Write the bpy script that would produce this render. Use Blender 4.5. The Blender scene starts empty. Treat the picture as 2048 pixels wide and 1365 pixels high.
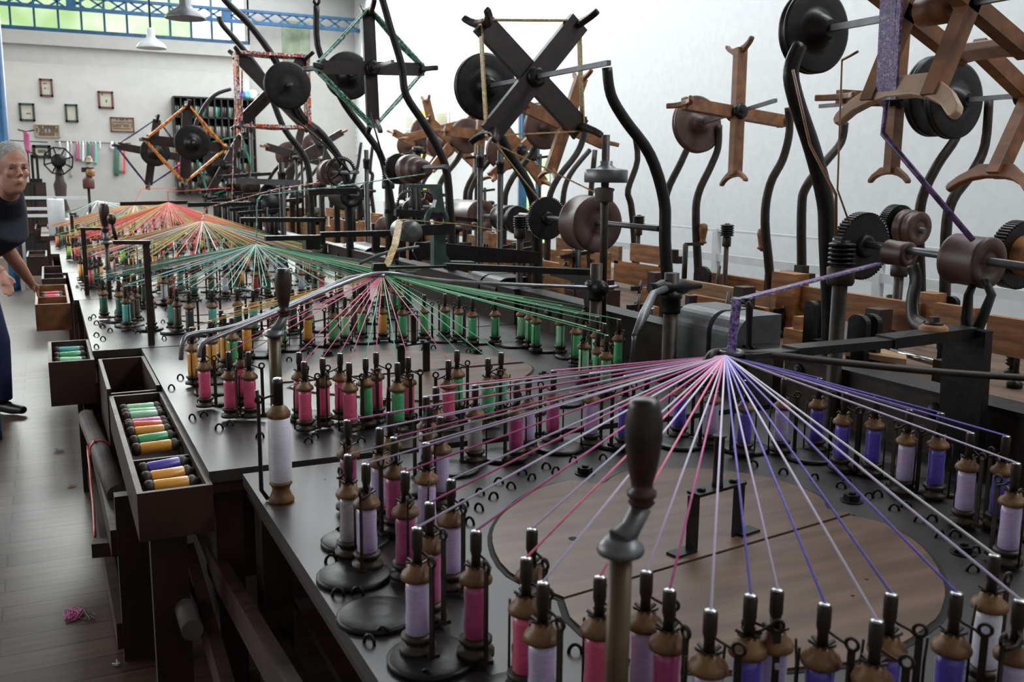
import bpy, bmesh, math, random
from mathutils import Vector, Matrix
random.seed(7)
S = bpy.context.scene
COL = S.collection
V = Vector
PI = math.pi

# ---------------------------------------------------------------- camera
F = 1900.0; PX, PY = 1024.0, 682.5; CAM = V((0, 0, 1.57))
_ey = V((90 - PX, 345 - PY, F)).normalized()
_ez = -_ey.cross(V((1, .010, 0))).normalized()
if _ez.y > 0: _ez = -_ez
_ex = _ey.cross(_ez)
if _ex.x < 0: _ex = -_ex
def P(u, v, x=None, y=None, z=None):
    """the point of the room seen at a pixel, on the plane x=, y= or z="""
    d = V((u - PX, v - PY, F)); w = V((d.dot(_ex), d.dot(_ey), d.dot(_ez)))
    if x is not None: t = (x - CAM.x) / w.x
    elif y is not None: t = (y - CAM.y) / w.y
    else: t = (z - CAM.z) / w.z
    return CAM + w * t
right = V((_ex.x, _ey.x, _ez.x)); up = -V((_ex.y, _ey.y, _ez.y)); back = -V((_ex.z, _ey.z, _ez.z))
cd = bpy.data.cameras.new('camera'); cam = bpy.data.objects.new('camera', cd); COL.objects.link(cam)
M4 = Matrix((right, up, back)).transposed().to_4x4(); M4.translation = CAM
cam.matrix_world = M4
cd.sensor_width = 36; cd.lens = F / 2048 * 36; cd.clip_start = .05
cd.dof.use_dof = True; cd.dof.focus_distance = 3.3; cd.dof.aperture_fstop = 6.5
S.camera = cam
# ---------------------------------------------------------------- light
S.view_settings.view_transform = 'Standard'; S.view_settings.look = 'None'
S.view_settings.gamma = 1; S.view_settings.exposure = 0.45; S.view_settings.use_curve_mapping = False
W = bpy.data.worlds.new('world'); S.world = W; W.use_nodes = True
W.node_tree.nodes['Background'].inputs[0].default_value = (.8, .9, 1, 1)
W.node_tree.nodes['Background'].inputs[1].default_value = .22
def area(name, loc, rot, sx, sy, e, col=(1, 1, 1)):
    l = bpy.data.lights.new(name, 'AREA'); l.shape = 'RECTANGLE'; l.size = sx; l.size_y = sy; l.energy = e; l.color = col
    o = bpy.data.objects.new(name, l); COL.objects.link(o); o.location = loc; o.rotation_euler = rot
    return o
area('skylight_light', (3.6, 12.6, 5.55), (0, math.radians(12), 0), 3.4, 13.5, 540, (.92, .97, 1))
area('skylight_light_near', (4.75, 1.7, 5.55), (0, math.radians(22), 0), 1.0, 8, 190, (.92, .97, 1))
area('back_window_light', (1.5, 19.4, 4.6), (math.radians(-68), 0, 0), 8, .9, 520, (.95, 1, .97))
area('side_window_light', (-3.35, 8.5, 2.9), (0, math.radians(-90), 0), 2.2, 9, 120, (.88, .94, 1))

# ---------------------------------------------------------------- materials
def srgb(h):
    c = [int(h[i:i + 2], 16) / 255 for i in (0, 2, 4)]
    return tuple(x / 12.92 if x <= .04045 else ((x + .055) / 1.055) ** 2.4 for x in c) + (1,)
def mat(name, c1, c2=None, rough=.5, metal=0, scale=8, bump=0, stretch=(1, 1, 1), spec=.5, rvar=0, sheen=0, detail=6, coord='Object'):
    m = bpy.data.materials.new(name); m.use_nodes = True; nt = m.node_tree; b = nt.nodes['Principled BSDF']
    c1 = srgb(c1) if isinstance(c1, str) else c1; c2 = srgb(c2) if isinstance(c2, str) else (c2 or c1)
    tc = nt.nodes.new('ShaderNodeTexCoord'); mp = nt.nodes.new('ShaderNodeMapping'); mp.inputs[3].default_value = stretch
    n = nt.nodes.new('ShaderNodeTexNoise'); n.inputs['Scale'].default_value = scale; n.inputs['Detail'].default_value = detail
    nt.links.new(tc.outputs[coord], mp.inputs[0]); nt.links.new(mp.outputs[0], n.inputs['Vector'])
    r = nt.nodes.new('ShaderNodeValToRGB'); r.color_ramp.elements[0].position = .35; r.color_ramp.elements[1].position = .68
    r.color_ramp.elements[0].color = c1; r.color_ramp.elements[1].color = c2
    nt.links.new(n.outputs[0], r.inputs[0]); nt.links.new(r.outputs[0], b.inputs['Base Color'])
    b.inputs['Roughness'].default_value = rough; b.inputs['Metallic'].default_value = metal
    b.inputs['Specular IOR Level'].default_value = spec
    if sheen: b.inputs['Coat Weight'].default_value = .7; b.inputs['Coat Roughness'].default_value = .22
    if sheen: b.inputs['Sheen Weight'].default_value = sheen
    if rvar:
        mr = nt.nodes.new('ShaderNodeMapRange'); mr.inputs[3].default_value = rough - rvar; mr.inputs[4].default_value = rough + rvar
        nt.links.new(n.outputs[0], mr.inputs[0]); nt.links.new(mr.outputs[0], b.inputs['Roughness'])
    if bump:
        bp = nt.nodes.new('ShaderNodeBump'); bp.inputs[0].default_value = bump; bp.inputs[1].default_value = .01
        nt.links.new(n.outputs[0], bp.inputs['Height']); nt.links.new(bp.outputs[0], b.inputs['Normal'])
    return m
IRON = mat('blackened_iron', '141211', '211d1b', .40, .4, 25, .15, rvar=.08)
IRONB = mat('browned_iron', '221b17', '382c24', .48, .4, 18, .2, rvar=.08)
IRONG = mat('grey_iron', '5c5c5e', '707073', .38, .5, 14, .06)
WIRE = mat('worn_steel_rod', '7c7c80', '9a9a9e', .32, .8, 20)
STEEL = mat('bright_steel', 'a8a8a8', 'd0d0d0', .22, .95, 30)
DECK = mat('worn_dark_deck', '262120', '3e3836', .40, .1, 3.5, .08, rvar=.08, spec=.6)
PLATE = mat('worn_brown_plate', '543c2c', '6e5342', .42, .0, 3, .1, (1, 7, 1))
GAP = mat('black_gap', '060505', '0c0a0a', .8)
DWOOD = mat('dark_oiled_wood', '26130b', '3a2014', .5, 0, 5, .2, (1, 6, 1), rvar=.1)
RWOOD = mat('dark_reel_wood', '150d0b', '2b1712', .42, 0, 5, .15, (3, 1, 3))
TWOOD = mat('tan_reel_wood', '62391f', '88572f', .5, 0, 5, .1, (3, 1, 3))
PWOOD = mat('pale_saddle_wood', '9b7c66', 'c4a68c', .5, 0, 6, .1)
BOARD = mat('orange_brown_boards', '6b3f1f', 'a8713e', .6, 0, 4, .3, (4, 1, 6))
BENCH = mat('dirty_bench_planks', '3c2a1c', '6e5138', .6, 0, 5, .3, (4, .8, 6))
BOARDL = mat('pale_boards', '7a5638', 'a5835c', .6, 0, 5, .3, (4, .8, 6))  # lighter brown than the orange boards
BOBW = mat('bobbin_wood', '59391f', '8a6238', .45, 0, 30, .1)
CUPW = mat('cup_wood', '201710', '3a281a', .5, 0, 30, .1)
ROLLW = mat('roller_wood', '3a2520', '5a4038', .45, 0, 7, .1)
ROLLG = mat('grey_roller_wood', '4a4542', '6a615a', .6, 0, 8, .3)
TEAL = mat('teal_painted_iron', '2b3d3c', '48605c', .4, .2, 12, .1)
RAILW = mat('white_painted_rail', 'c4c8c8', 'd0d3d3', .4)
BLUE = mat('blue_paint', '10446c', '185a86', .45, 0, 8)
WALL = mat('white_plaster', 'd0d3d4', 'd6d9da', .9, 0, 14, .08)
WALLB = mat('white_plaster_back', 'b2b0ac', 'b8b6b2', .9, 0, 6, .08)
BLACKW = mat('black_wood', '12100f', '1f1a18', .55)
RODB = mat('brassy_iron_rod', '43382a', '5c4c36', .4, .4, 12)
HANDLE = mat('turned_handle_wood', '1d1512', '4a2c1c', .35, 0, 12)
PAPER = mat('old_paper', 'a5a294', 'b5b2a2', .8, 0, 5)
KRAFT = mat('kraft_board', '8f7f68', 'a0907a', .8, 0, 5)
TXT = mat('faded_print', '4a4038', '5a4f45', .8)
REDF = mat('red_brown_frame', '4d2420', '6a3530', .5)
GRNF = mat('dark_green_frame', '1a2a28', '24382f', .5)
def yarn(name, c, lt=None):
    m = mat(name, c, lt or c, .33, 0, 60, 0, (1, 1, 12), spec=.8, sheen=.3)
    nt = m.node_tree; b = nt.nodes['Principled BSDF']
    tc = nt.nodes['Texture Coordinate']; w = nt.nodes.new('ShaderNodeTexWave'); w.bands_direction = 'Z'
    w.inputs['Scale'].default_value = 90; w.inputs['Distortion'].default_value = 1.2
    nt.links.new(tc.outputs['Object'], w.inputs[0]); bp = nt.nodes.new('ShaderNodeBump'); bp.inputs[0].default_value = .2; bp.inputs[1].default_value = .002
    nt.links.new(w.outputs[1], bp.inputs['Height']); nt.links.new(bp.outputs[0], b.inputs['Normal'])
    return m
YC = {'lilac': ('b4a0ce', 'cdbde2'), 'magenta': ('9c2464', 'c03c80'), 'pink': ('d93a70', 'ec5a88'), 'purple': ('3a28a0', '5c48c8'),
      'white': ('d8d4e2', 'eceaf2'), 'gold': ('e0901c', 'f2ac30'), 'green': ('2f9a5a', '4fc07a'), 'pale green': ('8fd0a0', 'a8e2b4'),
      'dark green': ('0f4a35', '1a6a4a'), 'teal': ('3fa59a', '6cc8bc'), 'olive': ('3c3822', '524c30'), 'black': ('121618', '1c2224'),
      'red': ('d2282c', 'ee4038'), 'orange': ('dc5a1c', 'f07a30'), 'lime': ('88cc22', 'a8e840'), 'grey': ('8d8a86', 'a8a4a0'),
      'hot pink': ('d848a0', 'ee68b8'), 'crimson': ('c01838', 'e02c50')}
YM = {k: yarn(k.replace(' ', '_') + '_yarn', *v) for k, v in YC.items()}
def lighter(h, f=.22): return ''.join('%02x' % int(int(h[i:i + 2], 16) * (1 - f) + 255 * f) for i in (0, 2, 4))
SM = {k: mat(k.replace(' ', '_') + '_strand', lighter(v[1], .15), lighter(v[1], .3), .55, 0, 40) for k, v in YC.items()}  # strands paler than the same yarn: the threads' shine is put into the colour
def floor_mat():
    m = bpy.data.materials.new('old_floorboards'); m.use_nodes = True; nt = m.node_tree; b = nt.nodes['Principled BSDF']
    tc = nt.nodes.new('ShaderNodeTexCoord'); br = nt.nodes.new('ShaderNodeTexBrick')
    br.inputs['Scale'].default_value = 1; br.inputs['Brick Width'].default_value = 4.3; br.inputs['Row Height'].default_value = .135
    br.inputs['Mortar Size'].default_value = .004; br.offset = .37
    br.inputs['Color1'].default_value = srgb('4e362c'); br.inputs['Color2'].default_value = srgb('62493d'); br.inputs['Mortar'].default_value = srgb('14100e')
    mp = nt.nodes.new('ShaderNodeMapping'); mp.inputs[3].default_value = (1.2, 14, 1)
    n = nt.nodes.new('ShaderNodeTexNoise'); n.inputs['Scale'].default_value = 3; n.inputs['Detail'].default_value = 8
    n2 = nt.nodes.new('ShaderNodeTexNoise'); n2.inputs['Scale'].default_value = 1.6; n2.inputs['Detail'].default_value = 5
    nt.links.new(tc.outputs['Object'], br.inputs[0]); nt.links.new(tc.outputs['Object'], mp.inputs[0]); nt.links.new(mp.outputs[0], n.inputs[0]); nt.links.new(tc.outputs['Object'], n2.inputs[0])
    mx = nt.nodes.new('ShaderNodeMix'); mx.data_type = 'RGBA'; mx.blend_type = 'MULTIPLY'; mx.inputs[0].default_value = .8
    r = nt.nodes.new('ShaderNodeValToRGB'); r.color_ramp.elements[0].position = .3; r.color_ramp.elements[1].position = .7; r.color_ramp.elements[0].color = (.35, .32, .32, 1)
    nt.links.new(n.outputs[0], r.inputs[0]); nt.links.new(br.outputs[0], mx.inputs[6]); nt.links.new(r.outputs[0], mx.inputs[7])
    mx2 = nt.nodes.new('ShaderNodeMix'); mx2.data_type = 'RGBA'; mx2.inputs[7].default_value = srgb('4c4846')
    mr = nt.nodes.new('ShaderNodeMapRange'); mr.inputs[1].default_value = .45; mr.inputs[2].default_value = .7; mr.inputs[4].default_value = .5
    nt.links.new(n2.outputs[0], mr.inputs[0]); nt.links.new(mr.outputs[0], mx2.inputs[0]); nt.links.new(mx.outputs[2], mx2.inputs[6]); nt.links.new(mx2.outputs[2], b.inputs['Base Color'])
    b.inputs['Roughness'].default_value = .38
    bp = nt.nodes.new('ShaderNodeBump'); bp.inputs[0].default_value = .5; bp.inputs[1].default_value = .006
    nt.links.new(br.outputs[1], bp.inputs['Height']); bp.invert = True; nt.links.new(bp.outputs[0], b.inputs['Normal'])
    return m
FLOOR = floor_mat()
def emis(name, c1, c2, st, scale=2):
    m = bpy.data.materials.new(name); m.use_nodes = True; nt = m.node_tree; b = nt.nodes['Principled BSDF']
    tc = nt.nodes.new('ShaderNodeTexCoord'); n = nt.nodes.new('ShaderNodeTexNoise'); n.inputs['Scale'].default_value = scale
    r = nt.nodes.new('ShaderNodeValToRGB'); r.color_ramp.elements[0].position = .38; r.color_ramp.elements[1].position = .62
    r.color_ramp.elements[0].color = srgb(c1); r.color_ramp.elements[1].color = srgb(c2)
    nt.links.new(tc.outputs['Object'], n.inputs[0]); nt.links.new(n.outputs[0], r.inputs[0]); nt.links.new(r.outputs[0], b.inputs['Emission Color'])
    b.inputs['Emission Strength'].default_value = st; b.inputs['Base Color'].default_value = (.05, .05, .05, 1); b.inputs['Roughness'].default_value = .2
    return m
GLASS_G = emis('green_lit_glass', 'a8cc8c', 'd4e8c4', .95, 1.1)
GLASS_W = emis('white_lit_glass', 'f0f6fa', 'ffffff', 1.25)
GARDEN = emis('sunlit_garden', '78b848', 'f4fbe8', 1.0, 2.5)

# ---------------------------------------------------------------- mesh helpers
class MB:
    def __init__(s): s.v = []; s.f = []; s.smooth = []
    def add(s, vs, fs, sm=False):
        o = len(s.v); s.v += [V(p) for p in vs]; s.f += [tuple(i + o for i in f) for f in fs]; s.smooth += [sm] * len(fs); return s
    def box(s, lo, hi):
        x0, y0, z0 = lo; x1, y1, z1 = hi
        return s.add([(x0, y0, z0), (x1, y0, z0), (x1, y1, z0), (x0, y1, z0), (x0, y0, z1), (x1, y0, z1), (x1, y1, z1), (x0, y1, z1)],
                     [(3, 2, 1, 0), (4, 5, 6, 7), (0, 1, 5, 4), (1, 2, 6, 5), (2, 3, 7, 6), (3, 0, 4, 7)])
    def bar(s, a, b, w, h, ref=V((0, 0, 1))):
        a = V(a); b = V(b); d = (b - a).normalized()
        sx = d.cross(ref)
        if sx.length < 1e-4: sx = d.cross(V((1, 0, 0)))
        sx.normalize(); sy = sx.cross(d)
        vs = [p + sx * (i * w / 2) + sy * (j * h / 2) for p in (a, b) for i, j in ((-1, -1), (1, -1), (1, 1), (-1, 1))]
        return s.add(vs, [(0, 1, 2, 3), (7, 6, 5, 4), (0, 4, 5, 1), (1, 5, 6, 2), (2, 6, 7, 3), (3, 7, 4, 0)])
    def tube(s, pts, rads, n=8, cap=True, sm=True, ph=0, flat=1):
        pts = [V(p) for p in pts]
        if not hasattr(rads, '__len__'): rads = [rads] * len(pts)
        vs = []; fs = []; ref = None
        for i, p in enumerate(pts):
            d = (pts[min(i + 1, len(pts) - 1)] - pts[max(i - 1, 0)]).normalized()
            if ref is None:
                ref = d.cross(V((0, 0, 1)) if abs(d.z) < .9 else V((0, 1, 0))).normalized()
            else:
                ref = (ref - d * ref.dot(d)).normalized()
            q = d.cross(ref)
            for k in range(n):
                a = 2 * PI * k / n + ph
                vs.append(p + (ref * math.cos(a) + q * math.sin(a) * flat) * rads[i])
        for i in range(len(pts) - 1):
            for k in range(n):
                fs.append((i * n + k, i * n + (k + 1) % n, (i + 1) * n + (k + 1) % n, (i + 1) * n + k))
        s.add(vs, fs, sm)
        if cap:
            o = len(s.v) - len(vs); L = (len(pts) - 1) * n
            s.f += [tuple(o + k for k in reversed(range(n))), tuple(o + L + k for k in range(n))]; s.smooth += [False, False]
        return s
    def cyl(s, a, b, r, n=16, r2=None): return s.tube([a, b], [r, r if r2 is None else r2], n)
    def lathe(s, o, ax, prof, n=20, sm=True):
        """prof = [(radius, distance along the axis)]"""
        o = V(o); ax = V(ax).normalized(); t = ax.cross(V((0, 0, 1)) if abs(ax.z) < .9 else V((1, 0, 0))).normalized(); q = ax.cross(t)
        vs = []; fs = []
        for r, h in prof:
            for k in range(n):
                a = 2 * PI * k / n; vs.append(o + ax * h + (t * math.cos(a) + q * math.sin(a)) * max(r, 1e-4))
        for i in range(len(prof) - 1):
            for k in range(n): fs.append((i * n + k, i * n + (k + 1) % n, (i + 1) * n + (k + 1) % n, (i + 1) * n + k))
        L = (len(prof) - 1) * n
        st = len(s.v); s.add(vs, fs, sm)
        s.f += [tuple(st + k for k in reversed(range(n))), tuple(st + L + k for k in range(n))]; s.smooth += [False, False]
        return s
    def prism(s, poly, ax, h):
        """a closed outline (3-D points) given thickness h along ax"""
        ax = V(ax).normalized() * h; n = len(poly); A = [V(p) for p in poly]; B = [p + ax for p in A]
        return s.add(A + B, [tuple(reversed(range(n))), tuple(range(n, 2 * n))] + [(i, (i + 1) % n, n + (i + 1) % n, n + i) for i in range(n)])
    def gear(s, o, ax, r, h, teeth, depth=.008, n_hub=0):
        o = V(o); ax = V(ax).normalized(); t = ax.cross(V((0, 0, 1)) if abs(ax.z) < .9 else V((1, 0, 0))).normalized(); q = ax.cross(t)
        poly = []
        for k in range(teeth):
            for f, rr in ((0, r - depth), (.25, r - depth), (.35, r), (.85, r)):
                a = 2 * PI * (k + f) / teeth; poly.append(o - ax * h / 2 + (t * math.cos(a) + q * math.sin(a)) * rr)
        s.prism(poly, ax, h)
        return s
    def ring(s, o, ax, r, rr, n=28, m=8, a0=0, a1=2 * PI):
        o = V(o); ax = V(ax).normalized(); t = ax.cross(V((0, 0, 1)) if abs(ax.z) < .9 else V((1, 0, 0))).normalized(); q = ax.cross(t)
        full = abs(a1 - a0 - 2 * PI) < 1e-3
        pts = [o + (t * math.cos(a0 + (a1 - a0) * k / n) + q * math.sin(a0 + (a1 - a0) * k / n)) * r for k in range(n + 1)]
        return s.tube(pts, rr, m, cap=not full)
BASE = {}
def obj(name, mb, m, parent=None, shift=True, smooth=None):
    me = bpy.data.meshes.new(name)
    off = BASE.get(parent.name, V((0, 0, 0))) if (parent and shift) else V((0, 0, 0))
    if parent is None and shift and mb.v:
        # origin at the base of the thing
        xs = [p.x for p in mb.v]; ys = [p.y for p in mb.v]; zs = [p.z for p in mb.v]
        off = V(((min(xs) + max(xs)) / 2, (min(ys) + max(ys)) / 2, min(zs)))
    me.from_pydata([p - off for p in mb.v], [], mb.f)
    me.polygons.foreach_set('use_smooth', mb.smooth); me.materials.append(m); me.update()
    bm = bmesh.new(); bm.from_mesh(me); bmesh.ops.recalc_face_normals(bm, faces=bm.faces); bm.to_mesh(me); bm.free()
    o = bpy.data.objects.new(name, me); COL.objects.link(o)
    if parent: o.parent = parent; BASE[o.name] = off
    elif shift: o.location = off; BASE[o.name] = off
    return o
def tag(o, label, cat, group=None):
    o['label'] = label; o['category'] = cat
    if group: o['group'] = group
    return o
def thing(name, label, cat, loc=(0, 0, 0), group=None):
    o = bpy.data.objects.new(name, None); COL.objects.link(o); o.location = loc; o.empty_display_size = .05
    BASE[o.name] = V(loc); return tag(o, label, cat, group)
def struct(name, mb, m, parent=None):
    o = obj(name, mb, m, parent)
    if parent is None: o['kind'] = 'structure'
    return o
def ords(n): return ['first', 'second', 'third', 'fourth', 'fifth', 'sixth', 'seventh', 'eighth', 'ninth', 'tenth', 'eleventh', 'twelfth', 'thirteenth', 'fourteenth', 'fifteenth', 'sixteenth', 'seventeenth', 'eighteenth', 'nineteenth', 'twentieth'][n] if n < 20 else '%dth' % (n + 1)
X, Y, Z = V((1, 0, 0)), V((0, 1, 0)), V((0, 0, 1))
def smoothline(pts, n=4):
    pts = [V(p) for p in pts]; out = []
    for i in range(len(pts) - 1):
        p0 = pts[max(i - 1, 0)]; p1 = pts[i]; p2 = pts[i + 1]; p3 = pts[min(i + 2, len(pts) - 1)]
        for k in range(n):
            t = k / n; out.append(.5 * ((2 * p1) + (p2 - p0) * t + (2 * p0 - 5 * p1 + 4 * p2 - p3) * t * t + (3 * p1 - p0 - 3 * p2 + p3) * t ** 3))
    return out + [pts[-1]]

# ---------------------------------------------------------------- room
XL, XR, YB, YN, ZC = -3.5, 6.0, 20.0, -2.2, 5.6
struct('floor', MB().box((XL, YN, -.1), (XR + .2, YB + .2, 0)), FLOOR)
# right wall with a tall opening to the garden
dy0, dy1 = P(1102, 300, x=XR).y, P(1036, 300, x=XR).y; dz = P(1070, 206, x=XR).z
w = MB().box((XR, YN, 0), (XR + .25, dy0, ZC)).box((XR, dy1, 0), (XR + .25, YB + .2, ZC)).box((XR, dy0, dz), (XR + .25, dy1, ZC))
struct('wall_right', w, WALL)
dr = bpy.data.objects.new('door_1', None); COL.objects.link(dr); dr.location = (XR + .1, (dy0 + dy1) / 2, 0); dr['kind'] = 'structure'; BASE['door_1'] = V(dr.location)
fr = MB().box((XR + .02, dy0, 0), (XR + .1, dy0 + .06, dz)).box((XR + .02, dy1 - .09, 0), (XR + .1, dy1, dz)).box((XR + .02, dy0, dz - .12), (XR + .1, dy1, dz)).box((XR + .04, (dy0 + dy1) / 2 - .02, 0), (XR + .08, (dy0 + dy1) / 2 + .02, dz))
obj('door_frame', fr, BLUE, dr); obj('pane', MB().box((XR + .12, dy0, 0), (XR + .13, dy1, dz)), GARDEN, dr)
zs = 3.53
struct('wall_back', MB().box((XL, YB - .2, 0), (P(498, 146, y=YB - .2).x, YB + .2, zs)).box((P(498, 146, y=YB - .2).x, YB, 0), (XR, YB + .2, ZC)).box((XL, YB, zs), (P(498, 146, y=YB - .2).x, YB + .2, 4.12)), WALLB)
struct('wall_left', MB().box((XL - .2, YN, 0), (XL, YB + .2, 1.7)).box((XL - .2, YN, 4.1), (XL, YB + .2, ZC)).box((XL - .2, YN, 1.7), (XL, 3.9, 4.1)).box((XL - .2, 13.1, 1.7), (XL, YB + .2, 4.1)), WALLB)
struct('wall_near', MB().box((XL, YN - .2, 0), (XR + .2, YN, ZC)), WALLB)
c = MB().box((XL, YN, ZC), (1.5, YB + .2, ZC + .15)).box((5.3, 6, ZC), (XR + .2, YB + .2, ZC + .15)).box((1.5, YN, ZC), (4.1, 5.7, ZC + .15)).box((5.3, YN, ZC), (XR + .2, 6, ZC + .15)).box((1.5, 19.6, ZC), (5.3, YB + .2, ZC + .15))
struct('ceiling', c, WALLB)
# clerestory window along the back
xe = P(497, 90, y=YB).x
wn = bpy.data.objects.new('window_1', None); COL.objects.link(wn); wn.location = (0, YB, 4.1); wn['kind'] = 'structure'; BASE['window_1'] = V(wn.location)
z0 = 4.12; z1 = ZC
us = [-30, 22, 70, 118, 164, 210, 255, 301, 341, 383, 424, 464, 497]
xs = [P(u, 60, y=YB).x for u in us]
for i in range(len(xs) - 1):
    obj('pane', MB().box((xs[i] + .01, YB + .1, z0), (xs[i + 1] - .01, YB + .12, z1)), GLASS_W if i > 8 else GLASS_G, wn)
g = MB().box((xs[0], YB - .02, z0 - .02), (xe, YB + .08, z0 + .06))
for x in xs: g.box((x - .018, YB, z0), (x + .018, YB + .06, z1))
obj('window_frame', g, BLUE, wn)
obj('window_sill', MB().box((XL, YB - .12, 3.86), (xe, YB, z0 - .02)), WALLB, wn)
# left window frame
wl = bpy.data.objects.new('window_2', None); COL.objects.link(wl); wl.location = (XL, 8.5, 1.7); wl['kind'] = 'structure'; BASE['window_2'] = V(wl.location)
g = MB().box((XL - .15, 3.9, 1.7), (XL - .05, 13.1, 1.78)).box((XL - .15, 3.9, 4.02), (XL - .05, 13.1, 4.1))
for k in range(9): g.box((XL - .14, 3.9 + k * 1.15 - .02, 1.7), (XL - .06, 3.9 + k * 1.15 + .02, 4.1))
obj('window_frame', g, BLUE, wl); obj('pane', MB().box((XL - .12, 3.9, 1.7), (XL - .11, 13.1, 4.1)), GLASS_W, wl)
# blue lattice truss
ty = YB - .35
tr = thing('lattice_truss', 'blue riveted lattice truss spanning under the ceiling before the back window', 'truss', (1.5, ty, 4.5))
zb0 = P(715, 73, y=ty).z; zt0 = P(715, 46, y=ty).z
zb1 = P(200, 16, y=ty).z; 
zb = (zb0 + zb1) / 2 ; zt = zb + (zt0 - zb0)
obj('bottom_chord', MB().box((XL, ty - .05, zb), (XR, ty + .05, zb + .06)), BLUE, tr)
obj('top_chord', MB().box((XL, ty - .05, zt - .05), (XR, ty + .05, zt)), BLUE, tr)
g = MB(); h = zt - zb; k = 0; x = XR
while x > XL:
    g.bar((x, ty, zb + .02), (x - .34, ty, zt - .02), .03, .03); g.bar((x, ty, zt - .02), (x - .34, ty, zb + .02), .03, .03)
    if k % 8 == 7: g.box((x - .36, ty - .03, zb), (x - .2, ty + .03, zt))
    x -= .34; k += 1
obj('lattice', g, BLUE, tr)
# pendant lamps
for (u, v, yy, sc, lab, m_) in ((303, 97, 12.0, 1, 'white enamel pendant lamp hanging lower, in front of the grey back wall', RAILW), (371, 38, 10.0, 1.15, 'grey pendant lamp hanging higher, crossing the blue lattice truss', IRONG)):
    p = P(u, v, y=yy); r = .165 * sc
    t = thing('pendant_lamp', lab, 'lamp', p)
    obj('lamp_shade', MB().lathe(p, Z, [(r, 0), (r * .98, .015), (r * .8, .06), (r * .42, .1), (r * .28, .13), (r * .27, .2 * sc), (r * .2, .22 * sc), (.01, .23 * sc)], 28), m_, t)
    obj('cord', MB().cyl(p + Z * .2, V((p.x, p.y, ZC)), .008, 8), BLACKW, t)
# blue columns
for (u, v, r, lab) in ((-14, 880, .05, 'blue painted round column at the left picture edge, nearer than the man'), (31, 580, .07, 'blue painted round column behind the man, further down the room')):
    p = P(u, v, z=0)
    tag(obj('column', MB().lathe(p, Z, [(r * 1.02, 0), (r, .06), (r, ZC)], 20), BLUE), lab, 'column')
# white guard rail by the right wall
t = thing('guard_rail', 'white metal guard rail running along the right wall behind the machines', 'railing', (5.4, 6, 0))
RX = 5.45
zt_ = P(1300, 447, x=RX).z; zm_ = P(1400, 503, x=RX).z
obj('top_rail', MB().box((RX - .02, .5, zt_ - .02), (RX + .02, 19, zt_)), RAILW, t)
obj('middle_rail', MB().box((RX - .015, .5, zm_ - .07), (RX + .015, 19, zm_)), RAILW, t)
obj('lower_rail', MB().box((RX - .015, .5, zm_ - .42), (RX + .015, 19, zm_ - .37)), RAILW, t)
for k in range(9):
    y = P(1435, 455, x=RX).y + (k - 2) * 1.9
    obj('post', MB().box((RX - .03, y - .03, 0), (RX + .03, y + .03, zt_)), RAILW, t)

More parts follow.
